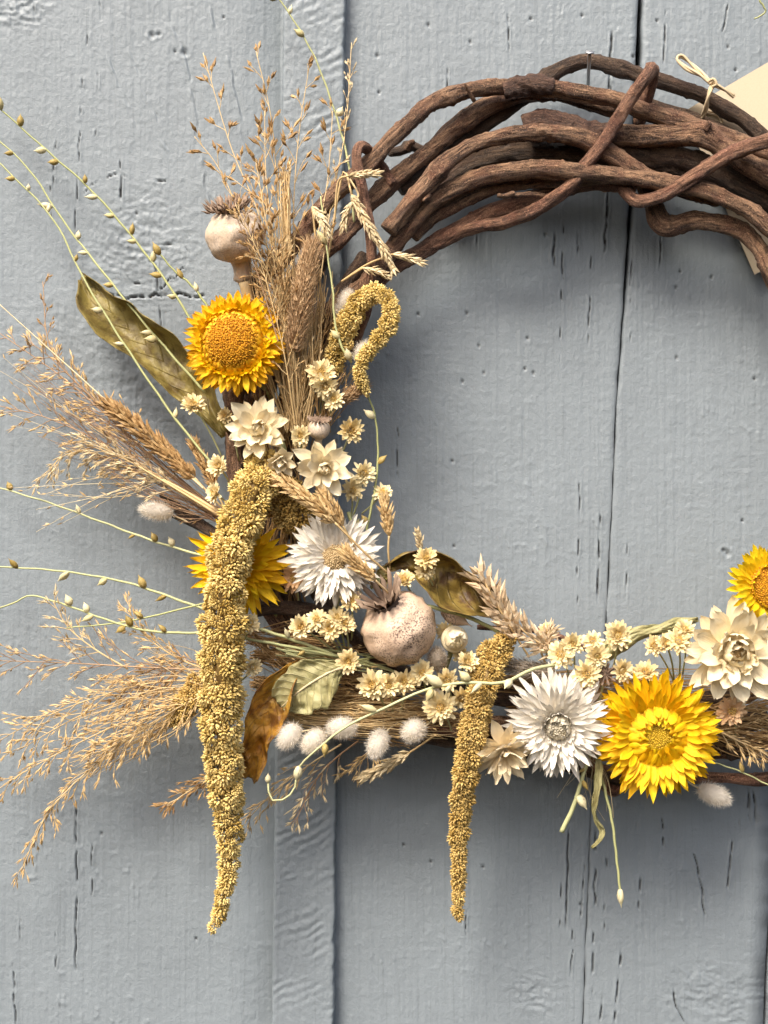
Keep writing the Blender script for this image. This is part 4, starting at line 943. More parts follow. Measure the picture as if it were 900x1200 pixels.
# ------------------------------------------------------------------ hanging tassels
def tuft_mesh(seed, mat, n=40, core=4.6):
    r = random.Random(seed); mb = MB(); st = R.getstate(); R.seed(seed)
    for i in range(n):
        z = 1 - 1.1 * (i + .5) / n; a = i * 2.39996; q = math.sqrt(max(0, 1 - z * z))
        d = Vector((q * math.cos(a), q * math.sin(a), z + 0.25))
        grain(mb, d * core * K, rdir(d, 0.4), r.uniform(4.8, 7.6) * K, r.uniform(1.1, 1.75) * K, rnd=r.random(), wide=0.55)
    R.setstate(st)
    return mb.mesh("floret_tuft", mat, smooth=False)
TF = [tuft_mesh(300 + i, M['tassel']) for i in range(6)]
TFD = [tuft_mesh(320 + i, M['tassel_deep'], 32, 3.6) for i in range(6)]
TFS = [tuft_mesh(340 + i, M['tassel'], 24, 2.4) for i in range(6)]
def tassel(label, pts, n, meshes, seed, droop=0.55):
    """pts: (px, py, depth, radius)"""
    r = random.Random(seed)
    a = np.array(pts, dtype=float)
    q = np.array([list(P(*p[:3])) + [p[3] * K] for p in pts])
    c = spline(q, 120)
    root = empty("amaranth_tassel", Vector(c[0][:3]), label, "tassel", "hanging amaranth tassels")
    mb = MB(); tube(mb, c[:, :3], np.maximum(c[:, 3] * 0.3, 1.0 * K), 8); mb.obj("stem", M['tassel_stem'], root)
    t, Nn, Bn = frames(c[:, :3])
    # equal-area placement along the surface
    ln = np.r_[0, np.cumsum(np.linalg.norm(np.diff(c[:, :3], axis=0), axis=1) * (0.5 * (c[1:, 3] + c[:-1, 3]) + 4 * K) ** 0.8)]
    for i in range(n):
        s_ = ln[-1] * (i + r.random() * 0.8) / n
        k = min(int(np.searchsorted(ln, s_)), 119)
        an = i * 2.39996 + r.uniform(-0.35, 0.35)
        rad = Vector(Nn[k]) * math.cos(an) + Vector(Bn[k]) * math.sin(an)
        tv = Vector(t[k])
        lump = 0.95 + 0.11 * math.sin(k * 0.75 + math.sin(an) * 0.8)
        size = (0.66 + 0.5 * min(1, c[k, 3] / (26 * K))) * r.uniform(0.7, 1.28)
        lump *= r.uniform(0.86, 1.16)
        pos = Vector(c[k, :3]) + rad * max(0.0, c[k, 3] * lump - (5.5 + (3 if n > 200 else 1)) * K * size)
        dr = (rad + tv * droop * r.uniform(0.3, 1.3)).normalized()
        rot = Vector((0, 0, 1)).rotation_difference(dr).to_matrix().to_4x4() @ Matrix.Rotation(r.random() * 6.28, 4, 'Z')
        inst("floret_tuft", meshes[r.randrange(len(meshes))], root, Matrix.Translation(pos - root.location) @ rot @ Matrix.Scale(size, 4))
    return root
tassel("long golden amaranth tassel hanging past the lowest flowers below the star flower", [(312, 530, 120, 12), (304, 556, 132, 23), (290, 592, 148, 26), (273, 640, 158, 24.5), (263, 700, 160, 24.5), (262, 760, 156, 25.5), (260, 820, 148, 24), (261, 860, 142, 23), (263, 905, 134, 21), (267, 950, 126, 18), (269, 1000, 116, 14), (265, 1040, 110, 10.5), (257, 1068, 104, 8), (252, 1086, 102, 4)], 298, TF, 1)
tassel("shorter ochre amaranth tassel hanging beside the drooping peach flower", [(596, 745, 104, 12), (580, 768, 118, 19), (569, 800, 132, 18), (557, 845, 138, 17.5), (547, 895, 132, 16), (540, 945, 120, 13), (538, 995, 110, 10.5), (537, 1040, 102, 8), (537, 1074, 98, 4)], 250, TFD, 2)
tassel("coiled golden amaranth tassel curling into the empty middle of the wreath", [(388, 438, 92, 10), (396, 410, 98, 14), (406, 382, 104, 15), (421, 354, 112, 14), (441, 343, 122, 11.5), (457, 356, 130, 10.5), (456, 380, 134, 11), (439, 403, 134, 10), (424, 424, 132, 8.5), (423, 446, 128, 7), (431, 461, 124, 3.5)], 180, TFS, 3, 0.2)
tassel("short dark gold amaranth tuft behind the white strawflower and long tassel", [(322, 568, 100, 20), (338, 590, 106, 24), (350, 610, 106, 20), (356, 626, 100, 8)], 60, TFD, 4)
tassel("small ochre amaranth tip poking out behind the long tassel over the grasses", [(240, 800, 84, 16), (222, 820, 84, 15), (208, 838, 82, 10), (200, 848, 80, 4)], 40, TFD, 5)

# ------------------------------------------------------------------ leaves
def leaf(name, label, mid, widths, mat, cat="leaf", twist=None, fold=0.15, wave=5, seed=0, vein=True, roll=0.0, tilt=0.0, edge=0.0):
    """mid: midrib points, widths: (half width one side, other side) at even steps"""
    n = 44; m = 21
    c = spline([P(*p) for p in mid], n)
    t, _, _ = frames(c)
    root = empty(name, Vector(c[0]), label, cat, "dried leaves on the wreath")
    u = np.linspace(0, 1, n)
    wa = np.interp(u, np.linspace(0, 1, len(widths)), [w[0] for w in widths]); wb = np.interp(u, np.linspace(0, 1, len(widths)), [w[1] for w in widths])
    wa = wa * (1 + (vn(u * 12, u * 0, seed + 2) - 0.5) * 0.25); wb = wb * (1 + (vn(u * 12, u * 0, seed + 5) - 0.5) * 0.25)
    vs_ = []; at = []
    for i in range(n):
        tv = Vector(t[i]); side = tv.cross(OUT).normalized(); nr = side.cross(tv).normalized()
        if nr.dot(OUT) < 0: nr = -nr
        tw = (twist[0] + (twist[1] - twist[0]) * u[i]) if twist else 0
        q = Quaternion(tv, tw); sd = q @ side; nn = q @ nr
        for j in range(m):
            k = j / (m - 1) * 2 - 1
            w = (wa[i] if k < 0 else wb[i]) * abs(k) * K
            # the blade may roll over towards its edge
            ang = roll * max(0.0, abs(k) - 0.35) / 0.65
            wv = (float(vn(np.array(u[i] * 9 + k), np.array(k * 2.2 + seed), seed)) - 0.5) * wave * K * (0.4 + abs(k))
            fine = (float(vn(np.array(u[i] * 30), np.array(k * 7 + seed), seed + 3)) - 0.5) * wave * 0.35 * K
            chev = math.cos((u[i] * 9 - abs(k) * 2.2) * 6.283) * 0.9 * K * (1 if vein else 0.15) * min(1, abs(k) * 3)
            dn = fold * w + wv + fine + chev
            p = Vector(c[i]) + sd * (math.copysign(1, k) * w * (math.cos(ang) if ang else 1)) + nn * (dn + w * math.sin(ang))
            vs_.append(tuple(p)); at.append((u[i], k, 0))
    fs = [(i * m + j, (i + 1) * m + j, (i + 1) * m + j + 1, i * m + j + 1) for i in range(n - 1) for j in range(m - 1)]
    mb = MB(); mb.add(vs_, fs, at)
    bl = mb.obj("blade", M[mat], root)
    sm = bl.modifiers.new("thickness", 'SOLIDIFY'); sm.thickness = 0.9 * S; sm.offset = 0
    if vein:
        mb = MB(); cc = c + np.array(OUT) * 1.0 * K
        tube(mb, cc, np.linspace(2.0, 0.6, n) * K, 6); mr = mb.obj("midrib", M['straw_pale' if mat == 'leaf_green' else 'straw'])
        mr.parent = bl; mr.matrix_parent_inverse = Matrix.Identity(4)
    return root
leaf("dried_leaf", "long olive-brown curled leaf slanting across the wall beside the golden strawflower", [(262, 512, 70), (232, 468, 62), (196, 428, 56), (160, 394, 50), (128, 362, 44), (97, 324, 36)],
     [(4, 10), (18, 24), (26, 36), (30, 40), (30, 40), (34, 34), (24, 22), (8, 8)], 'leaf_olive', seed=3, wave=19, fold=0.25, vein=False, roll=0.7, twist=(0.2, -0.25))
leaf("dried_leaf", "curled brown and green leaf arching over the closed bud into the empty middle", [(452, 664, 92), (478, 656, 96), (510, 662, 96), (545, 684, 92), (578, 700, 84), (592, 722, 76)],
     [(4, 6), (22, 18), (30, 38), (26, 50), (22, 46), (20, 32), (7, 12)], 'leaf_brown', seed=7, wave=22, fold=0.35, vein=False, roll=0.9, twist=(0.3, -0.1))
leaf("dried_leaf", "sage green leaf with a pale midrib under the cluster of cream florets", [(405, 782, 116), (390, 786, 118), (368, 798, 118), (348, 812, 116), (330, 828, 112)],
     [(4, 4), (22, 16), (31, 26), (34, 30), (26, 26), (8, 16)], 'leaf_green', seed=11, wave=8, fold=0.12)
leaf("dried_leaf", "rusty blotched curled leaf hanging between the long tassel and the sage green leaf", [(352, 776, 100), (332, 800, 106), (316, 830, 108), (304, 862, 106), (298, 888, 100), (292, 910, 94)],
     [(6, 5), (14, 18), (24, 28), (27, 27), (18, 20), (19, 20), (11, 11)], 'leaf_rust', seed=15, wave=18, fold=0.3, vein=False, roll=0.6)
leaf("dried_leaf", "folded sage leaf lying along the wreath behind the round cream floret", [(692, 786, 88), (716, 762, 92), (745, 745, 92), (780, 737, 88), (818, 726, 80)],
     [(3, 3), (12, 12), (16, 14), (11, 9), (7, 6), (10, 7), (3, 3)], 'leaf_green', seed=19, wave=10, fold=-0.3, vein=False, roll=-0.5)
leaf("dried_leaf", "narrow straw-coloured leaf strip dangling below the bottom of the wreath", [(698, 876, 118), (702, 900, 120), (699, 930, 116), (698, 955, 110), (705, 972, 108), (703, 982, 108), (694, 994, 104)],
     [(1.5, 1.5), (4, 4), (6, 5), (5, 4), (3, 3), (4, 3), (1.5, 1.5)], 'leaf_green', seed=21, wave=5, fold=0.2, vein=False, twist=(0.3, 1.2))
leaf("dried_leaf", "small olive bract leaf below the crown of the speckled poppy head", [(452, 664, 98), (447, 676, 102), (450, 690, 100)], [(3, 3), (8, 7), (8, 8), (3, 3)], 'leaf_olive', seed=23, wave=4, vein=False)

# ------------------------------------------------------------------ seed stems with little pods
def pod_mesh(mat, seed):
    r = random.Random(seed); mb = MB()
    lathe(mb, [(x * K, z * K) for x, z in [(0.5, -6), (2.6, -4.5), (4.0, -1), (3.9, 2), (2.4, 5), (0.8, 7), (0.15, 9.5)]], 10, rnd=r.random(), ridge=0.05, nrid=5)
    for i in range(5):
        a = i * 1.257; grain(mb, (0, 0, -6 * K), (math.cos(a) * .75, math.sin(a) * .75, 1), 8 * K, 1.3 * K, rnd=r.random())
    return mb.mesh("pod", mat)
PODS = [pod_mesh(M['pod'], i) for i in range(3)]; PODB = [pod_mesh(M['pod_brown'], i) for i in range(3)]
def seed_stem(label, pts, pods, r=1.6, mat='green_stem', group="green seed stems", r1=None):
    """pods: (position along, side -1..1, size, 'p' pale or 'b' brown)"""
    c = spline([P(*p) for p in pts], 40)
    uu = np.linspace(0, len(pts) * 3.0, 40); _k = len(label) + int(pts[0][1])
    for ax_ in (0, 2): c[1:-1, ax_] += ((np.abs((uu * 0.9 + _k * 0.37 + ax_) % 2 - 1) - 0.5) * 1.0 * K * (0.2 + vn(uu, uu * 0, _k + ax_)))[1:-1]
    root = empty("seed_sprig", Vector(c[-1]), label, "stem", group)
    mb = MB(); tube(mb, c, np.linspace(r1 or r * 0.6, r, 40) * K, 6); mb.obj("stalk", M[mat], root)
    t, _, _ = frames(c)
    for (u, sd, sz, kd) in pods:
        k = min(39, int(u * 39)); tv = -Vector(t[k]); side = tv.cross(OUT).normalized() * sd
        b0 = Vector(c[k]); dr = (tv * 0.8 + side * 0.8 + OUT * R.uniform(0, 0.5)).normalized()
        tip = b0 + dr * 7 * K * sz * (0.4 + abs(sd) * 0.6)
        mb = MB(); tube(mb, spline([b0, b0 + tv * 2 * K, tip], 4), 0.7 * K, 5); ped = mb.obj("pedicel", M[mat])
        rot = Vector((0, 0, 1)).rotation_difference(dr).to_matrix().to_4x4() @ Matrix.Rotation(R.random() * 6.28, 4, 'Z')
        mtx = Matrix.Translation(tip - root.location) @ rot @ Matrix.Diagonal((sz * R.uniform(.75, 1.2), sz * R.uniform(.75, 1.2), sz * R.uniform(.8, 1.25), 1))
        po = inst("pod", R.choice(PODS if kd == 'p' else PODB), root, mtx)
        ped.parent = po; ped.matrix_parent_inverse = (Matrix.Translation(root.location) @ mtx).inverted()
    return root
seed_stem("long green seed stem with oval pods crossing above the olive leaf to the golden strawflower", [(-6, 122, 30), (50, 172, 34), (110, 226, 40), (165, 290, 50), (205, 345, 62), (250, 420, 70)], [(.04, 1, 1, 'p'), (.12, 1, 1.0, 'b'), (.21, -1, 1, 'p'), (.27, -1, .9, 'b'), (.37, 1, .9, 'b'), (.42, -1, .9, 'p'), (.50, -1, .8, 'p'), (.57, 1, 1, 'b'), (.61, -1, .8, 'p'), (.69, 1, 1, 'p'), (.74, -1, 1.05, 'b'), (.80, -1, .8, 'p')])
seed_stem("green seed stem with pods running down over the tip of the olive leaf", [(-6, 160, 30), (35, 200, 36), (75, 260, 44), (120, 318, 60), (170, 380, 72), (240, 460, 80)], [(.08, -1, .7, 'b'), (.30, -1, 1.3, 'p'), (.42, 1, .9, 'p'), (.47, -1, .9, 'p'), (.60, -1, .9, 'b'), (.77, -1, .8, 'p'), (.80, -1, 1, 'p')])
seed_stem("longest green seed stem lying in front of the olive leaf", [(-6, 186, 36), (60, 254, 48), (100, 330, 64), (150, 410, 80), (205, 490, 92), (250, 545, 100)], [(.10, -1, .7, 'b'), (.14, 1, .7, 'p'), (.22, 1, .8, 'p'), (.38, 1, .7, 'b'), (.52, -1, 1.0, 'p'), (.63, -1, .8, 'p'), (.85, 1, .8, 'p')])
seed_stem("short green seed stem ending in an olive pod between the old knot and the strawflower", [(186, 296, 56), (205, 318, 58), (228, 338, 60), (250, 370, 64)], [(0.0, 0.1, 1.15, 'b'), (.42, .6, .9, 'b'), (.65, .5, .7, 'p')])
seed_stem("green seed stem reaching across the bare wall to the half-hidden strawflower", [(-6, 570, 30), (60, 590, 38), (120, 612, 46), (180, 634, 60), (250, 655, 80)], [(.10, 1, .9, 'b'), (.40, 1, .7, 'p'), (.65, -1, .6, 'b'), (.75, 1, .9, 'b'), (.84, 1, 1, 'p')])
seed_stem("pale green seed stem with round pods just below the half-hidden strawflower", [(-6, 664, 40), (60, 668, 46), (110, 675, 54), (160, 686, 66), (245, 716, 90)], [(.05, -1, 1, 'p'), (.12, 1, .9, 'b'), (.34, -1, 1.1, 'p'), (.53, -1, 1, 'p'), (.70, 1, 1.1, 'b'), (.81, -1, .9, 'b')])
seed_stem("kinked pale green seed stem at the height of the loose grass tops", [(-6, 714, 50), (18, 706, 52), (37, 698, 54), (80, 710, 60), (130, 728, 70), (180, 740, 80), (250, 742, 96)], [(.05, 1, .7, 'p'), (.38, 1, 1.2, 'p'), (.46, 1, .9, 'p'), (.48, -1, .9, 'p'), (.62, -1, 1.1, 'b'), (.66, 1, 1.1, 'b'), (.8, 1, .9, 'b')])
seed_stem("straight pale stalk crossing behind the long tassel to the cream floret cluster", [(78, 736, 60), (150, 728, 74), (235, 708, 96), (300, 690, 100)], [(.42, 1, 1.0, 'b')], r=1.3)
seed_stem("thin green seed stem rising over the batten at the top", [(322, -8, 60), (345, 25, 60), (370, 70, 62), (392, 130, 66), (408, 190, 74), (415, 260, 84)], [(.03, -1, 1.0, 'b'), (.12, 1, .7, 'p'), (.22, -.6, .9, 'p'), (.57, 1, 1.0, 'p')], r=1.5)
seed_stem("green stalk bending through the grasses with pale buds beside the coiled tassel", [(376, 230, 100), (384, 300, 112), (390, 340, 118), (392, 375, 120), (400, 405, 122), (412, 425, 120)], [(.30, -.6, 1.2, 'p'), (.86, -.5, 1.1, 'p'), (.98, .3, 1.1, 'p')], r=1.5)
seed_stem("slender green stalk with a pod bowing beside the coiled tassel tip over the bare wall", [(431, 462, 118), (440, 490, 110), (443, 530, 104), (440, 570, 104), (434, 600, 106), (428, 640, 106), (436, 690, 100)], [(.13, -1, 1.0, 'p'), (.36, 1, .9, 'b'), (.68, -1, .9, 'b')], r=1.7)
seed_stem("green stalk beside the white strawflower leading to the curled leaf", [(408, 600, 112), (418, 630, 114), (430, 660, 112), (452, 690, 106), (480, 705, 104), (520, 715, 108), (560, 728, 106), (600, 750, 100)], [(.1, 1, .8, 'p'), (.22, -1, .9, 'b'), (.56, 1, 1.1, 'p')], r=2.4, r1=2.2)
seed_stem("curly green seed stem running in front of the bunny tails and shorter tassel", [(314, 916, 118), (316, 935, 120), (330, 938, 122), (345, 925, 124), (350, 900, 128), (372, 878, 138), (405, 852, 142), (450, 830, 144), (500, 808, 144), (545, 800, 160), (590, 800, 158), (625, 784, 140), (672, 776, 110)], [(.0, .1, .9, 'p'), (.18, -.3, 1.4, 'p'), (.30, -1, 1.1, 'b'), (.46, 1, 1.3, 'p'), (.60, -1, 1.2, 'p'), (.62, 1, 1.4, 'p'), (.66, -1, .9, 'p'), (.71, 1, 1.3, 'p'), (.74, -1, 1.0, 'p'), (.8, -.5, 1.1, 'p')], r=2.2, r1=1.2)
seed_stem("cut green stalk with a round bud hanging under the grey-eyed white strawflower", [(658, 975, 108), (672, 945, 112), (683, 910, 116), (694, 876, 116), (700, 850, 100)], [(.36, -1, 1.25, 'p'), (.5, -1, .8, 'b'), (.6, 1, .6, 'b')], r=1.8, r1=3.0)
seed_stem("single green stalk dangling lowest below the wreath with a bud at its end", [(727, 1046, 100), (722, 1000, 104), (717, 960, 108), (706, 915, 112), (700, 880, 110)], [(0.0, 0.05, 1.25, 'p')], r=1.9, r1=1.5)
seed_stem("green tendril tip entering at the top corner beyond the tag", [(884, 22, 40), (892, 18, 42), (897, 12, 44), (890, 0, 46), (880, -20, 46)], [], r=1.5, r1=0.9)
seed_stem("thin stalk of the pod cap between cream florets and the yellow petals", [(708, 796, 112), (704, 815, 104), (698, 845, 92)], [], r=2.2)
seed_stem("upper of two pale stalks running from the long tassel to the floret stems", [(285, 732, 124), (320, 742, 128), (355, 754, 122), (400, 770, 108), (440, 782, 96)], [(.35, 1, 0.9, 'p')], r=1.9, r1=1.9)
seed_stem("lower of two pale stalks running from the long tassel to the floret stems", [(285, 748, 122), (330, 756, 124), (380, 766, 116), (430, 776, 100), (470, 790, 90)], [(.4, -1, 0.8, 'b')], r=1.7, r1=1.7)
seed_stem("green stem slanting under the big yellow strawflower past the round bunny tail", [(835, 893, 96), (870, 905, 92), (905, 922, 88), (940, 935, 80)], [(.35, 1, .9, 'b')], r=1.2)
st_ = empty("dark_stick", P(246, 622, 80), "dark broken twig beside the single bunny tail left of the strawflower", "twig")
mb = MB(); tube(mb, spline([P(188, 580, 60), P(205, 594, 66), P(225, 608, 74), P(255, 628, 84)], 14), np.array([2.2, 4, 6, 6.5, 7, 7, 7, 7, 7, 7, 7, 7, 7, 7]) * K, 8, bark=True); mb.obj("shaft", M['bark_dark'], st_)
mb = MB(); tube(mb, spline([P(200, 604, 62), P(215, 610, 66), P(235, 618, 76)], 10), np.linspace(2, 5, 10) * K, 7, bark=True); mb.obj("splinter", M['bark_dark'], st_)

# ------------------------------------------------------------------ bunny tails
def bunny(label, px, py, d, L, r, dirv, mat='fur', stem=None, seed=0):
    root = empty("bunny_tail", P(px, py, d), label, "bunny tail", "bunny tail grasses on the wreath", rot=facing(*dirv))
    mb = MB()
    L *= 1.22; r *= 0.92
    lathe(mb, [(r * 0.9 * math.sin(a) * K + 1e-5, -math.cos(a) * L * 0.46 * K) for a in np.linspace(0.05, math.pi - 0.05, 11)], 16, rnd=0.6)
    for i in range(1100):
        z = 1 - 2 * (i + .5) / 1100; a = i * 2.39996; q = math.sqrt(1 - z * z)
        p = Vector((q * math.cos(a) * r * .8, q * math.sin(a) * r * .8, z * L * .46))
        nn = Vector((q * math.cos(a), q * math.sin(a), z * 0.7 + 0.55))
        hair(mb, p * K, rdir(nn, 0.55), R.uniform(3.0, 8.5) * K, 0.30 * K)
    mb.obj("tuft", M[mat], root, local=True, kind="stuff")
    if stem: stem_to(root, [(px, py, d)] + stem, 1.1, 'straw_pale', n=8)
bunny("cream bunny tail first in the row, against the rusty leaf", 339, 862, 124, 30, 14, (-0.45, -0.55, 0.6), stem=[(360, 856, 110), (400, 850, 80)])
bunny("cream bunny tail second in the row, half under the curly seed stem", 368, 868, 122, 30, 14, (-0.6, -0.45, 0.6), stem=[(385, 860, 104), (420, 850, 80)])
bunny("cream bunny tail third in the row, highest, just below the sage leaf", 401, 853, 124, 32, 14, (-0.8, 0.1, 0.6), stem=[(425, 850, 104), (450, 845, 80)])
bunny("cream bunny tail fourth in the row, pointing down over the batten edge", 443, 871, 122, 30, 13.5, (-0.35, -0.9, 0.5), stem=[(455, 855, 104), (470, 845, 80)])
bunny("cream bunny tail last in the row, nearest the shorter tassel", 485, 856, 124, 28, 15, (-0.5, -0.3, 0.8), stem=[(500, 850, 104), (510, 840, 80)])
bunny("single white bunny tail on the dark twig against the bare wall", 184, 599, 84, 34, 12, (-0.95, 0.15, 0.3), stem=[(205, 605, 78), (240, 620, 76)])
bunny("white bunny tail sticking out under the big yellow strawflower", 836, 931, 92, 34, 14, (0.95, -0.35, 0.3), stem=[(815, 922, 88), (790, 905, 80)])
bunny("small grey bunny tail between the speckled poppy head and cream florets", 512, 773, 118, 27, 12, (-0.1, 0.8, 0.7), 'fur_grey', stem=[(513, 795, 100), (515, 815, 80)])
bunny("small pale bunny tail behind the top of the coiled tassel", 404, 356, 98, 28, 9, (0.35, 0.9, 0.3), stem=[(398, 380, 90), (392, 410, 80)])
bunny("tiny white bunny tail tucked inside the loop of the coiled tassel", 424, 412, 104, 22, 9, (0.5, 0.7, 0.4), stem=[(415, 430, 90), (400, 450, 70)])
bunny("small grey bunny tail behind the grass at the foot of the mauve plume", 508, 822, 112, 26, 10, (-0.2, -0.9, 0.4), 'fur', stem=[(512, 800, 100), (515, 790, 80)])

# ------------------------------------------------------------------ grasses
def panicle(label, pts, start=0.35, n=16, bl=(40, 16), spread=0.5, per=6, gl=(8, 15), gr=1.0, mat='spike_tan', stem='straw', r=1.2, seed=0, sag=0.25, group="loose grass panicles", name="grass_panicle", r1=0.45, flat=0.45):
    """open panicle: a stalk, hair-thin branches and many small spikelets"""
    rr = random.Random(seed); stt = R.getstate(); R.seed(seed + 999)
    c = spline([P(*p) for p in pts], 50); t, _, _ = frames(c)
    root = empty(name, Vector(c[0]), label, "grass", group)
    mb = MB(); tube(mb, c, np.linspace(r, r1, 50) * K, 6); mb.obj("stalk", M[stem], root)
    mb = MB(); sp = MB()
    for i in range(n):
        u = start + (1 - start) * (i + rr.random()) / n
        k = min(48, int(u * 49)); tv = Vector(t[k]); b0 = Vector(c[k])
        ln = (bl[0] + (bl[1] - bl[0]) * (u - start) / (1 - start)) * rr.uniform(0.6, 1.15) * K
        sgn = 1 if i % 2 else -1
        an = spread * rr.uniform(0.45, 1.35)
        dr = tv * math.cos(an) + (tv.cross(OUT).normalized() * sgn * rr.uniform(0.6, 1) + OUT * rr.uniform(-0.6, 0.6)) * math.sin(an)
        dr.normalize()
        pl = [b0]; dd = dr.copy()
        for s_ in range(6):
            dd = (dd + Vector((rr.uniform(-.12, .12), rr.uniform(-.08, .08), rr.uniform(-.1, .1) - sag * 0.16))).normalized()
            pl.append(pl[-1] + dd * ln / 6)
        tube(mb, [tuple(p) for p in pl], np.linspace(0.55, 0.3, 7) * K, 4, cap=False)
        for s_ in range(per):
            q = 0.25 + 0.75 * (s_ + rr.random()) / per; j = min(5, int(q * 6)); f_ = q * 6 - j
            p = pl[j].lerp(pl[j + 1], min(1, f_)); ax = (pl[j + 1] - pl[j]).normalized()
            g0 = rdir(ax, 0.55)
            p2 = p + g0 * rr.uniform(1, 6) * K
            tube(mb, [tuple(p), tuple(p2)], 0.26 * K, 3, cap=False)
            L = rr.uniform(*gl) * K; rn = rr.random() ** 0.8
            grain(sp, p2, g0, L, gr * K * rr.uniform(0.7, 1.2), rn)
            grain(sp, p2 + g0 * L * 0.15, rdir(g0, 0.35), L * rr.uniform(0.6, 0.9), gr * K * 0.8, min(1, rn + 0.2))
            if rr.random() < 0.4: grain(sp, p2 + g0 * L * 0.1, rdir(g0, 0.5), L * 0.7, gr * K * 0.7, max(0, rn - 0.2))
    mb.obj("branchlets", M[stem], root, kind="stuff")
    sp.obj("spikelets", M[mat], root, smooth=False, kind="stuff")
    R.setstate(stt)
    return root

def spike(label, pts, radius, rows=22, gl=15, gr=2.2, mat='spike_tan', seed=0, awn=0, lean=0.45, stem=None, group="dense grass spikes", name="grass_spike", stemr=1.3, per=7):
    """dense ear: overlapping pointed spikelets along an axis (tip first)"""
    stt = R.getstate(); R.seed(seed + 500)
    c = spline([P(*p) for p in pts], rows + 1); c = c[::-1]; t, Nn, Bn = frames(c)
    root = empty(name, Vector(c[0]), label, "grass", group)
    if stem is not None:
        mb = MB(); tube(mb, spline([P(*p) for p in [pts[-1]] + stem], 16), stemr * K, 6); mb.obj("stalk", M['straw'], root)
    mb = MB(); tube(mb, c, 1.2 * K, 5); mb.obj("axis", M['straw'], root)
    sp = MB()
    for i in range(rows):
        u = i / rows
        rad = radius * (math.sin(math.pi * min(1, (u * 0.86 + 0.1))) ** 0.6) * K
        for j in range(per):
            an = (j + 0.5 * (i % 2)) * 6.283 / per + R.uniform(-.25, .25)
            ra = Vector(Nn[i]) * math.cos(an) + Vector(Bn[i]) * math.sin(an)
            p = Vector(c[i]) + ra * rad * 0.28
            dr = (Vector(t[i]) + ra * lean * R.uniform(0.3, 1.6)).normalized()
            grain(sp, p, dr, gl * K * R.uniform(0.8, 1.15), gr * K * R.uniform(0.8, 1.15), wide=0.45)
            if awn: hair(sp, p + dr * gl * 0.6 * K, rdir(dr, 0.3), awn * K * R.uniform(.6, 1.2), 0.35 * K)
    sp.obj("spikelets", M[mat], root, smooth=False, kind="stuff")
    R.setstate(stt)
    return root

def plume(label, pts, radius, n, hl, mat, seed=0, stem=None, group="furry grass plumes", hw=0.5, lean=0.5):
    stt = R.getstate(); R.seed(seed + 700)
    c = spline([P(*p) for p in pts], 40)[::-1]; t, Nn, Bn = frames(c)
    root = empty("grass_plume", Vector(c[0]), label, "grass", group)
    mb = MB(); cc = [pts[-1]] + (stem or [pts[-1]]); tube(mb, spline([P(*p) for p in [pts[0]] + pts[1:] + (stem or [])], 30), 1.2 * K, 6); mb.obj("stalk", M['straw'], root)
    sp = MB()
    for i in range(n):
        k = R.randrange(39); u = k / 39
        rad = radius * (math.sin(math.pi * (u * 0.82 + 0.12)) ** 0.6) * K
        an = R.random() * 6.283; ra = Vector(Nn[k]) * math.cos(an) + Vector(Bn[k]) * math.sin(an)
        p = Vector(c[k]) + ra * rad * R.uniform(0.2, 0.7)
        dr = rdir((Vector(t[k]) + ra * lean * R.uniform(.4, 1.4)).normalized(), 0.3)
        hair(sp, p, dr, hl * K * R.uniform(.6, 1.2), hw * K)
        if i % 3 == 0: grain(sp, p, dr, hl * 0.55 * K, 1.0 * K, sides=3)
    sp.obj("hairs", M[mat], root, kind="stuff")
    R.setstate(stt)
    return root

def strands(label, roots, tips, n, mat, r=0.8, seed=0, name="dry_grass_bundle", curve=14, group="bundles of dry grass", jr=8, jt=16, frizz=0.0, fmat=None):
    """a bundle of fine straws between two ends"""
    rr = random.Random(seed); stt = R.getstate(); R.seed(seed + 77)
    root = empty(name, P(*roots[0]), label, "grass", group)
    mb = MB(); sp = MB()
    for i in range(n):
        a = roots[rr.randrange(len(roots))]; b = tips[rr.randrange(len(tips))]
        J = lambda p, j: (p[0] + rr.uniform(-j, j), p[1] + rr.uniform(-j, j), p[2] + rr.uniform(-j, j) * 0.8)
        p0, p1 = J(a, jr), J(b, jt)
        m_ = tuple((x + y) / 2 + rr.uniform(-curve, curve) for x, y in zip(p0, p1))
        c = spline([P(*p0), P(*m_), P(*p1)], 10)
        tube(mb, c, np.linspace(r, r * 0.45, 10) * K * rr.uniform(0.5, 1.25), 4, cap=False)
        if frizz:
            for k in range(3, 10):
                for _ in range(2):
                    if rr.random() < frizz:
                        dv = Vector(c[k] - c[k - 1])
                        grain(sp, Vector(c[k]), rdir(dv, 0.7), rr.uniform(6, 12) * K, rr.uniform(.6, 1.3) * K, sides=3)
    mb.obj("straws", M[mat], root, kind="stuff")
    if frizz: sp.obj("spikelets", M[fmat or mat], root, smooth=False, kind="stuff")
    R.setstate(stt)
    return root

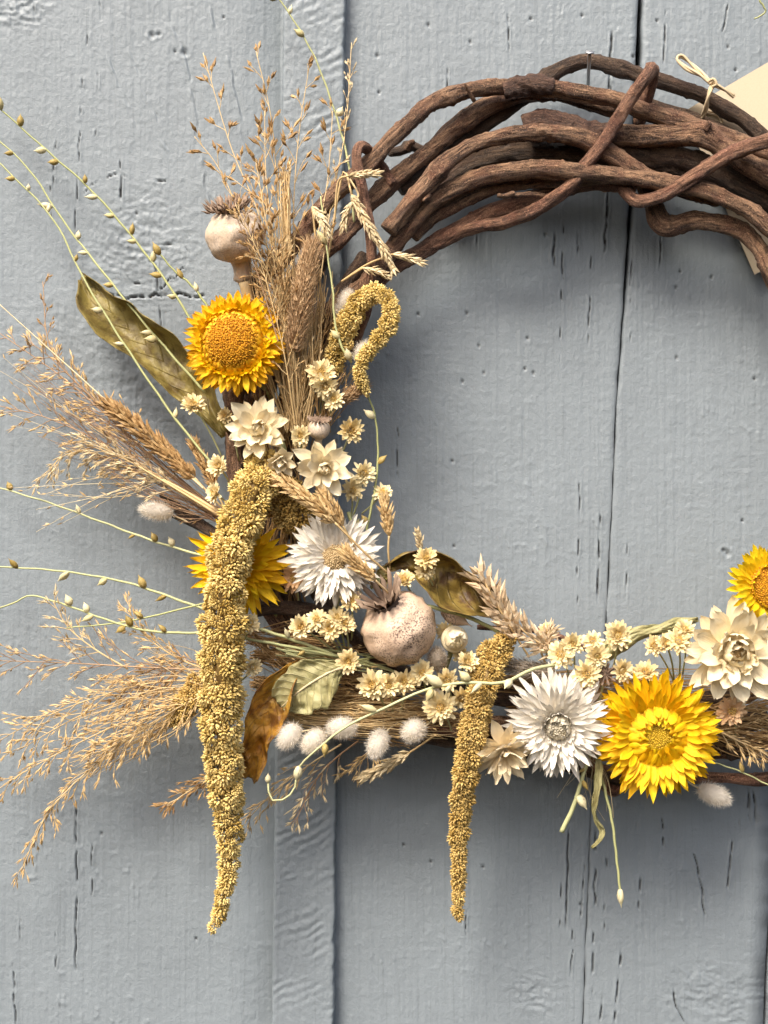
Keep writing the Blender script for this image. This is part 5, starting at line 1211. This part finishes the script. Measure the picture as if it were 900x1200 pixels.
# fan of loose grass reaching out over the wall from the half-hidden strawflower
panicle("feathery tan panicle highest in the side fan, its top near the bare wall edge", [(256, 600, 96), (200, 556, 86), (140, 500, 74), (70, 440, 62), (-10, 384, 50)], .3, 22, (56, 18), .72, 5, seed=1, mat='spike_tan', stem='purple_stem')
panicle("feathery tan panicle second in the side fan, with a purplish stalk", [(256, 602, 94), (190, 548, 84), (120, 478, 72), (60, 420, 60), (30, 398, 52)], .35, 20, (44, 16), .68, 5, seed=2, stem='purple_stem')
panicle("feathery straw panicle in the middle of the side fan, ending level", [(256, 604, 90), (180, 556, 76), (110, 514, 64), (50, 488, 54), (-8, 474, 46)], .3, 22, (54, 18), .72, 5, seed=3, stem='purple_stem')
panicle("drooping straw panicle lowest in the side fan above the single bunny tail", [(256, 606, 90), (180, 560, 74), (120, 534, 64), (80, 532, 56), (52, 556, 50)], .35, 18, (46, 20), .6, 6, seed=4, sag=1.0, mat='spike_pale')
panicle("short pale panicle at the heart of the side fan", [(256, 604, 98), (200, 566, 90), (150, 540, 80), (100, 520, 72)], .3, 18, (40, 18), .6, 6, seed=5, mat='spike_pale')
panicle("thin brown panicle of the side fan pointing at the old knot crack", [(256, 600, 84), (180, 540, 70), (110, 470, 56), (60, 410, 46), (50, 330, 36)], .5, 12, (34, 12), .45, 4, gl=(6, 10), seed=6, mat='spike_brown', stem='purple_stem')
strands("two thick straws at the base of the side fan of grass", [(262, 606, 110)], [(165, 550, 88)], 2, 'straw', 2.6, 3, "straw_stalks", 2, jr=3, jt=4)
strands("pale bare grass stalk slanting over the side fan to the edge of the wall", [(238, 572, 108)], [(-8, 350, 60)], 1, 'straw_pale', 1.5, 4, "straw_stalk", 2, jr=0, jt=0)
strands("hair-fine dark grass stems mixed in the base of the side fan", [(256, 604, 92)], [(90, 480, 60), (60, 520, 55), (130, 560, 66), (30, 440, 50), (180, 600, 60)], 70, 'purple_stem', .5, 5, frizz=.1, fmat='spike_tan')
spike("dense brown grass ear lying across the side fan below the olive leaf", [(124, 472, 84), (155, 496, 92), (190, 526, 98), (228, 560, 104)], 17, 26, 19, 2.3, 'spike_brown', 1, awn=9, stem=[(250, 584, 104), (275, 610, 96)], per=9)
spike("reddish brown grass ear behind the floret at the top of the long tassel", [(226, 518, 86), (240, 545, 92), (252, 572, 92)], 11, 14, 14, 1.8, 'spike_brown', 2, awn=6, stem=[(265, 600, 90)])
# lower fan
panicle("straight pinkish grass stalk with side sprays, level across the lower wall", [(262, 786, 90), (170, 782, 76), (80, 777, 62), (-8, 774, 50)], .2, 22, (64, 40), .75, 5, seed=11, stem='purple_stem', mat='spike_tan', sag=.1)
panicle("loose tan panicle second in the lower fan of grass", [(258, 796, 92), (180, 800, 78), (110, 818, 66), (40, 846, 54), (-8, 872, 48)], .2, 26, (60, 20), .72, 5, seed=12, sag=.5)
panicle("loose tan panicle third in the lower fan of grass, sweeping to the wall edge", [(258, 806, 94), (190, 826, 80), (110, 862, 66), (40, 898, 54), (-4, 926, 48)], .2, 28, (54, 20), .68, 5, seed=13, sag=.5)
panicle("long drooping tan panicle lowest in the lower fan of grass", [(258, 814, 96), (180, 846, 84), (105, 902, 70), (55, 955, 60), (24, 1022, 52)], .25, 28, (46, 14), .6, 5, seed=14, sag=.8)
panicle("dense brown panicle at the heart of the lower fan, close to the long tassel", [(262, 806, 104), (215, 826, 96), (160, 860, 86), (110, 884, 78)], .15, 30, (48, 22), .7, 6, seed=15, mat='spike_tan', sag=.5)
panicle("upturned sprig of the lower fan under the kinked seed stem", [(258, 790, 92), (210, 772, 82), (170, 745, 72), (150, 715, 66)], .35, 14, (34, 16), .6, 5, seed=16, mat='spike_tan')
panicle("upright pale sprig of the lower fan at the wall side", [(150, 784, 70), (110, 760, 64), (80, 735, 60), (62, 705, 58)], .3, 12, (32, 16), .6, 4, seed=17, mat='spike_pale')
panicle("short brown spray ending below the rusty leaf beside the long tassel", [(300, 880, 84), (262, 905, 80), (225, 925, 76), (196, 944, 72)], .3, 14, (26, 12), .45, 6, seed=18, mat='spike_brown')
panicle("loose purplish panicle of the lower fan crossing above the small ochre tassel tip", [(262, 790, 86), (220, 775, 80), (185, 790, 74), (140, 820, 66)], .2, 22, (44, 20), .7, 6, seed=19, mat='spike_brown', stem='purple_stem')
panicle("fine tan panicle of the lower fan between the level stalk and the sweeping one", [(258, 800, 88), (180, 812, 72), (100, 836, 60), (20, 880, 50)], .2, 24, (56, 24), .75, 5, seed=20, mat='spike_tan')
strands("mass of fine stems at the base of the lower fan behind the long tassel", [(270, 800, 88)], [(120, 800, 60), (100, 850, 60), (140, 880, 62), (180, 760, 64), (90, 900, 56)], 90, 'straw', .6, 21, frizz=.12, fmat='spike_tan')
# sprays below the bunny tails
panicle("thin spray hanging across the batten under the first bunny tails", [(400, 872, 84), (360, 898, 80), (325, 925, 74), (288, 962, 68)], .2, 14, (36, 16), .6, 4, seed=31, mat='spike_tan', sag=.6)
panicle("thin drooping spray with reddish tips under the highest bunny tail", [(420, 868, 80), (392, 890, 78), (370, 915, 72), (345, 965, 66)], .2, 14, (34, 16), .6, 4, seed=32, mat='spike_pale', stem='purple_stem', sag=.8)
panicle("short thin spray between the bunny tails and the pale ear", [(452, 862, 80), (430, 885, 76), (412, 905, 70)], .2, 10, (30, 14), .7, 4, seed=33, mat='spike_tan', sag=.6)
spike("pale cream grass ear pointing down beneath the row of bunny tails", [(426, 912, 92), (444, 902, 94), (462, 892, 94), (480, 882, 92)], 9, 13, 15, 2.4, 'spike_pale', 3, stem=[(495, 872, 88), (515, 858, 80)], per=5, lean=.4)
# grass standing up between poppy head and vines
for i, (lab, pp, kw) in enumerate([
    ("tall loose brown panicle reaching highest beside the batten edge", [(342, 480, 90), (330, 380, 86), (306, 260, 78), (270, 170, 66), (238, 62, 54)], dict(n=13, bl=(44, 10), per=2)),
    ("tall loose brown panicle whose tip crosses the batten edge", [(345, 480, 92), (336, 360, 86), (326, 240, 78), (318, 140, 68), (300, 60, 58)], dict(n=12, bl=(60, 14), per=2)),
    ("loose brown panicle leaning out over the shaggy poppy crown", [(340, 470, 90), (318, 370, 86), (288, 270, 80), (258, 200, 70), (228, 160, 62)], dict(n=12, bl=(40, 12), per=2)),
    ("loose tan panicle standing upright before the batten", [(350, 480, 96), (346, 360, 90), (344, 250, 82), (350, 160, 74), (362, 80, 68)], dict(n=13, bl=(56, 14), per=2)),
    ("slim pale panicle along the batten's shadow edge", [(362, 480, 90), (372, 360, 86), (388, 240, 80), (405, 150, 72), (412, 50, 60)], dict(n=18, bl=(22, 8), per=3, spread=.35, mat='spike_pale', gl=(6, 10), gr=1.1)),
    ("loose brown panicle in the middle of the upright grasses", [(345, 480, 100), (334, 380, 96), (322, 290, 90), (312, 210, 84), (310, 130, 78)], dict(n=16, bl=(52, 14), per=3)),
    ("loose tan panicle nearest the vines with spread branches", [(356, 480, 96), (362, 370, 94), (372, 280, 88), (384, 210, 82), (390, 130, 74)], dict(n=13, bl=(44, 14), per=2)),
    ("bristly brown panicle drooping over the pale poppy head", [(346, 480, 112), (334, 390, 126), (318, 330, 146), (300, 290, 158), (276, 240, 160)], dict(n=20, bl=(34, 14), per=5, start=.4, gl=(7, 12), gr=1.2)),
    ("fine brown panicle crossing in front of the golden strawflower", [(346, 500, 130), (334, 420, 146), (320, 360, 150), (306, 310, 146), (290, 280, 140)], dict(n=16, bl=(36, 14), per=4, start=.15, gl=(6, 10), gr=0.9)),
    ("dense tan panicle just inside the pale poppy head", [(344, 470, 104), (332, 380, 116), (320, 300, 134), (310, 250, 140), (300, 190, 130)], dict(n=24, bl=(36, 16), per=5, start=.2, gl=(8, 14), gr=1.3)),
    ("dense brown panicle at the foot of the upright grasses", [(350, 490, 104), (344, 420, 108), (336, 350, 110), (328, 300, 108)], dict(n=26, bl=(44, 24), per=5, start=.1, mat='spike_tan', gl=(8, 14), gr=1.2, spread=.35)),
]):
    panicle(lab, pp, kw.get('start', .42), kw['n'], kw['bl'], kw.get('spread', .62), kw['per'], kw.get('gl', (11, 19)), kw.get('gr', 2.2), kw.get('mat', 'spike_brown'), 'straw', 1.0, 40 + i, .05)
strands("bundle of fine brown stems bound upright behind the golden strawflower", [(352, 520, 96), (342, 500, 96)], [(320, 340, 108), (340, 310, 108), (300, 300, 104), (360, 300, 104), (330, 260, 96), (375, 330, 100), (350, 380, 112)], 150, 'straw', .8, 51, frizz=.22, fmat='spike_tan')
strands("thick straw tuft standing up in the middle of the upright grasses", [(336, 300, 96)], [(333, 205, 88), (330, 195, 88), (338, 198, 88)], 16, 'straw', 1.4, 52, curve=3, jr=4, jt=6, frizz=.5, fmat='spike_tan')
strands("wiry dark stem crossing in front of the pale poppy head", [(326, 400, 152)], [(270, 235, 140)], 1, 'purple_stem', 1.0, 53, "wiry_grass", 5, jr=0, jt=0)
strands("frizzy dry roots around the small pale poppy pod", [(360, 470, 92), (380, 500, 90)], [(400, 400, 96), (410, 440, 90), (370, 420, 92), (395, 350, 90)], 60, 'spike_brown', .6, 54, frizz=.15, fmat='spike_tan')
plume("furry tan plume standing upright beside the golden strawflower", [(366, 284, 118), (360, 320, 124), (352, 360, 128), (344, 412, 126)], 17, 2600, 17, 'fur_brown', 1, stem=[(348, 450, 112), (352, 500, 98)])
plume("small furry tan plume tip lying beside the coiled tassel end", [(428, 452, 116), (412, 462, 116), (400, 472, 110)], 8, 500, 12, 'fur_brown', 2, stem=[(385, 490, 96)])
spike("golden yellow grass ear drooping in front of the vines", [(462, 318, 122), (448, 290, 124), (430, 262, 124), (412, 228, 118)], 7, 20, 13, 1.9, 'spike_pale', 11, stem=[(404, 200, 108), (396, 230, 100), (385, 300, 96)], per=5, lean=.35)
spike("short golden ear hanging between upright grasses and vines", [(384, 275, 116), (378, 258, 116), (366, 242, 112)], 6, 12, 12, 1.7, 'spike_pale', 12, stem=[(372, 300, 104), (378, 360, 96)], per=5, lean=.35)
spike("side shoot of the golden ear pointing across the inner vines", [(494, 308, 120), (478, 302, 120), (460, 298, 118)], 4.5, 9, 12, 1.5, 'spike_pale', 13, stem=[(430, 310, 108), (400, 330, 96)], per=4, lean=.35)
spike("short golden shoot crossing the upright rod", [(442, 204, 124), (428, 204, 124), (408, 206, 120)], 5, 10, 12, 1.6, 'spike_pale', 14, stem=[(396, 214, 110), (392, 260, 100)], per=4, lean=.35)
spike("thin golden shoot lying on the lower inner vine", [(456, 324, 116), (442, 318, 116), (425, 314, 112)], 3.5, 8, 11, 1.3, 'spike_pale', 15, stem=[(400, 330, 100)], per=4)
spike("golden shoot bending back beside the golden ear", [(402, 268, 116), (406, 250, 118), (414, 236, 118)], 4.5, 9, 12, 1.6, 'spike_pale', 16, stem=[(420, 228, 112), (410, 210, 106)], per=4)
# ears over the white strawflower
spike("tan grass ear slanting from the star flower over the white strawflower", [(322, 560, 146), (342, 572, 150), (368, 590, 152), (392, 612, 150)], 13, 18, 17, 2.3, 'spike_tan', 21, awn=4, stem=[(410, 630, 146), (432, 652, 138), (455, 672, 124)], per=7)
spike("second tan grass ear between the star flower and the white strawflower", [(378, 578, 142), (390, 596, 144), (402, 616, 142)], 11, 13, 15, 2.1, 'spike_tan', 22, stem=[(415, 640, 132), (440, 670, 116)], per=6)
spike("tan grass ear lying on the tan eye of the white strawflower", [(404, 646, 152), (422, 664, 150), (440, 680, 146)], 11, 13, 16, 2.1, 'spike_tan', 23, awn=4, stem=[(450, 690, 138), (460, 700, 122)], per=7)
spike("little upright tan ear on a thin stalk against the bare wall", [(450, 583, 108), (453, 605, 110), (456, 628, 108)], 9.5, 13, 15, 2.0, 'spike_tan', 24, awn=3, stem=[(455, 645, 106), (457, 668, 100)], per=6)
spike("tiny cream ear tip peeping over the curled brown leaf", [(489, 622, 92), (491, 632, 92), (494, 644, 90)], 5, 6, 10, 1.9, 'spike_pale', 25, stem=[(496, 660, 86)], per=4)
spike("mauve-tan grass plume leaning beyond the curled leaf", [(560, 668, 110), (572, 690, 116), (586, 715, 118), (606, 748, 112)], 20, 13, 24, 3.4, 'spike_mauve', 26, awn=0, stem=[(620, 770, 100)], per=5, lean=.8)
spike("mauve-tan grass plume lying level behind the shorter tassel top", [(596, 722, 108), (612, 738, 110), (630, 752, 108), (650, 764, 100)], 20, 11, 22, 3.0, 'spike_mauve', 27, awn=0, stem=[(670, 780, 90)], per=5, lean=.95)
spike("frizzy pale grass head behind the cluster above the grey-eyed strawflower", [(648, 735, 102), (640, 748, 104), (634, 764, 102)], 13, 9, 14, 1.9, 'spike_mauve', 28, stem=[(640, 780, 90)], per=7, lean=.8)
plume("dull grey-brown feathery plume under the mauve plumes", [(590, 780, 92), (615, 784, 94), (650, 786, 92)], 13, 900, 16, 'fur_grey', 29)
# dry grass filling the ring
strands("dark dry grass packed under the sage leaf and bunny tails", [(300, 800, 70), (320, 830, 74)], [(520, 830, 80), (480, 860, 76), (440, 800, 76), (560, 850, 76), (420, 850, 80)], 170, 'spike_brown', .7, 61, frizz=.08, fmat='spike_tan')
strands("straw-coloured dry grass streaks below the speckled poppy head", [(330, 840, 88)], [(500, 820, 96), (470, 850, 92), (520, 850, 94), (420, 830, 96)], 70, 'straw', .7, 62, frizz=.25, fmat='spike_tan')
strands("dark dry grass packed behind the flowers along the bottom of the ring", [(560, 800, 62), (600, 830, 62)], [(820, 820, 66), (760, 800, 66), (840, 850, 64), (900, 800, 60)], 150, 'spike_brown', .7, 63, frizz=.06)
strands("sheaf of brown dry grass beside the big yellow strawflower at the frame edge", [(800, 850, 76), (820, 835, 76)], [(930, 840, 80), (930, 870, 80), (930, 890, 76), (930, 820, 76)], 110, 'spike_brown', .8, 64, frizz=.12, fmat='spike_tan')
strands("few pale straws in the sheaf beside the small peach-brown floret", [(810, 850, 92)], [(915, 830, 92), (915, 858, 94), (905, 900, 90)], 8, 'straw', 1.0, 65, frizz=.4, fmat='spike_tan', jt=6)
panicle("tan panicle hanging from the sheaf beside the big yellow strawflower", [(830, 850, 96), (860, 866, 98), (890, 880, 96), (915, 895, 90)], .1, 14, (22, 10), .5, 5, seed=66, mat='spike_tan', sag=.5)
strands("dark dry stems filling the side of the ring behind the cream flowers", [(330, 520, 62), (340, 600, 62)], [(300, 420, 66), (360, 440, 64), (350, 700, 66), (310, 700, 66)], 120, 'spike_brown', .8, 67, frizz=.06)
strands("thin white fibres straggling under the grey-eyed white strawflower", [(690, 880, 104)], [(660, 930, 96), (668, 915, 98), (684, 940, 98), (715, 955, 100), (650, 905, 98)], 14, 'straw_pale', .5, 68, curve=10, jt=8)
strands("dark tangled stems under the cluster of florets between tassel and speckled poppy head", [(290, 745, 84), (300, 770, 84)], [(420, 770, 92), (440, 790, 88), (400, 800, 90), (390, 750, 86), (360, 790, 88)], 110, 'spike_brown', .7, 69, frizz=.1, fmat='spike_tan')
strands("green-brown thin stalks running from the sage leaf stalk to the speckled poppy head", [(330, 760, 100)], [(440, 775, 100), (470, 785, 96)], 9, 'green_stem', 1.3, 70, curve=6, jt=8)
strands("airy pale wisps floating over the side fan of grass towards the wall edge", [(200, 560, 84)], [(10, 500, 50), (30, 560, 48), (60, 600, 50), (0, 440, 50)], 12, 'straw_pale', .45, 71, frizz=.5, fmat='spike_tan', jt=26)
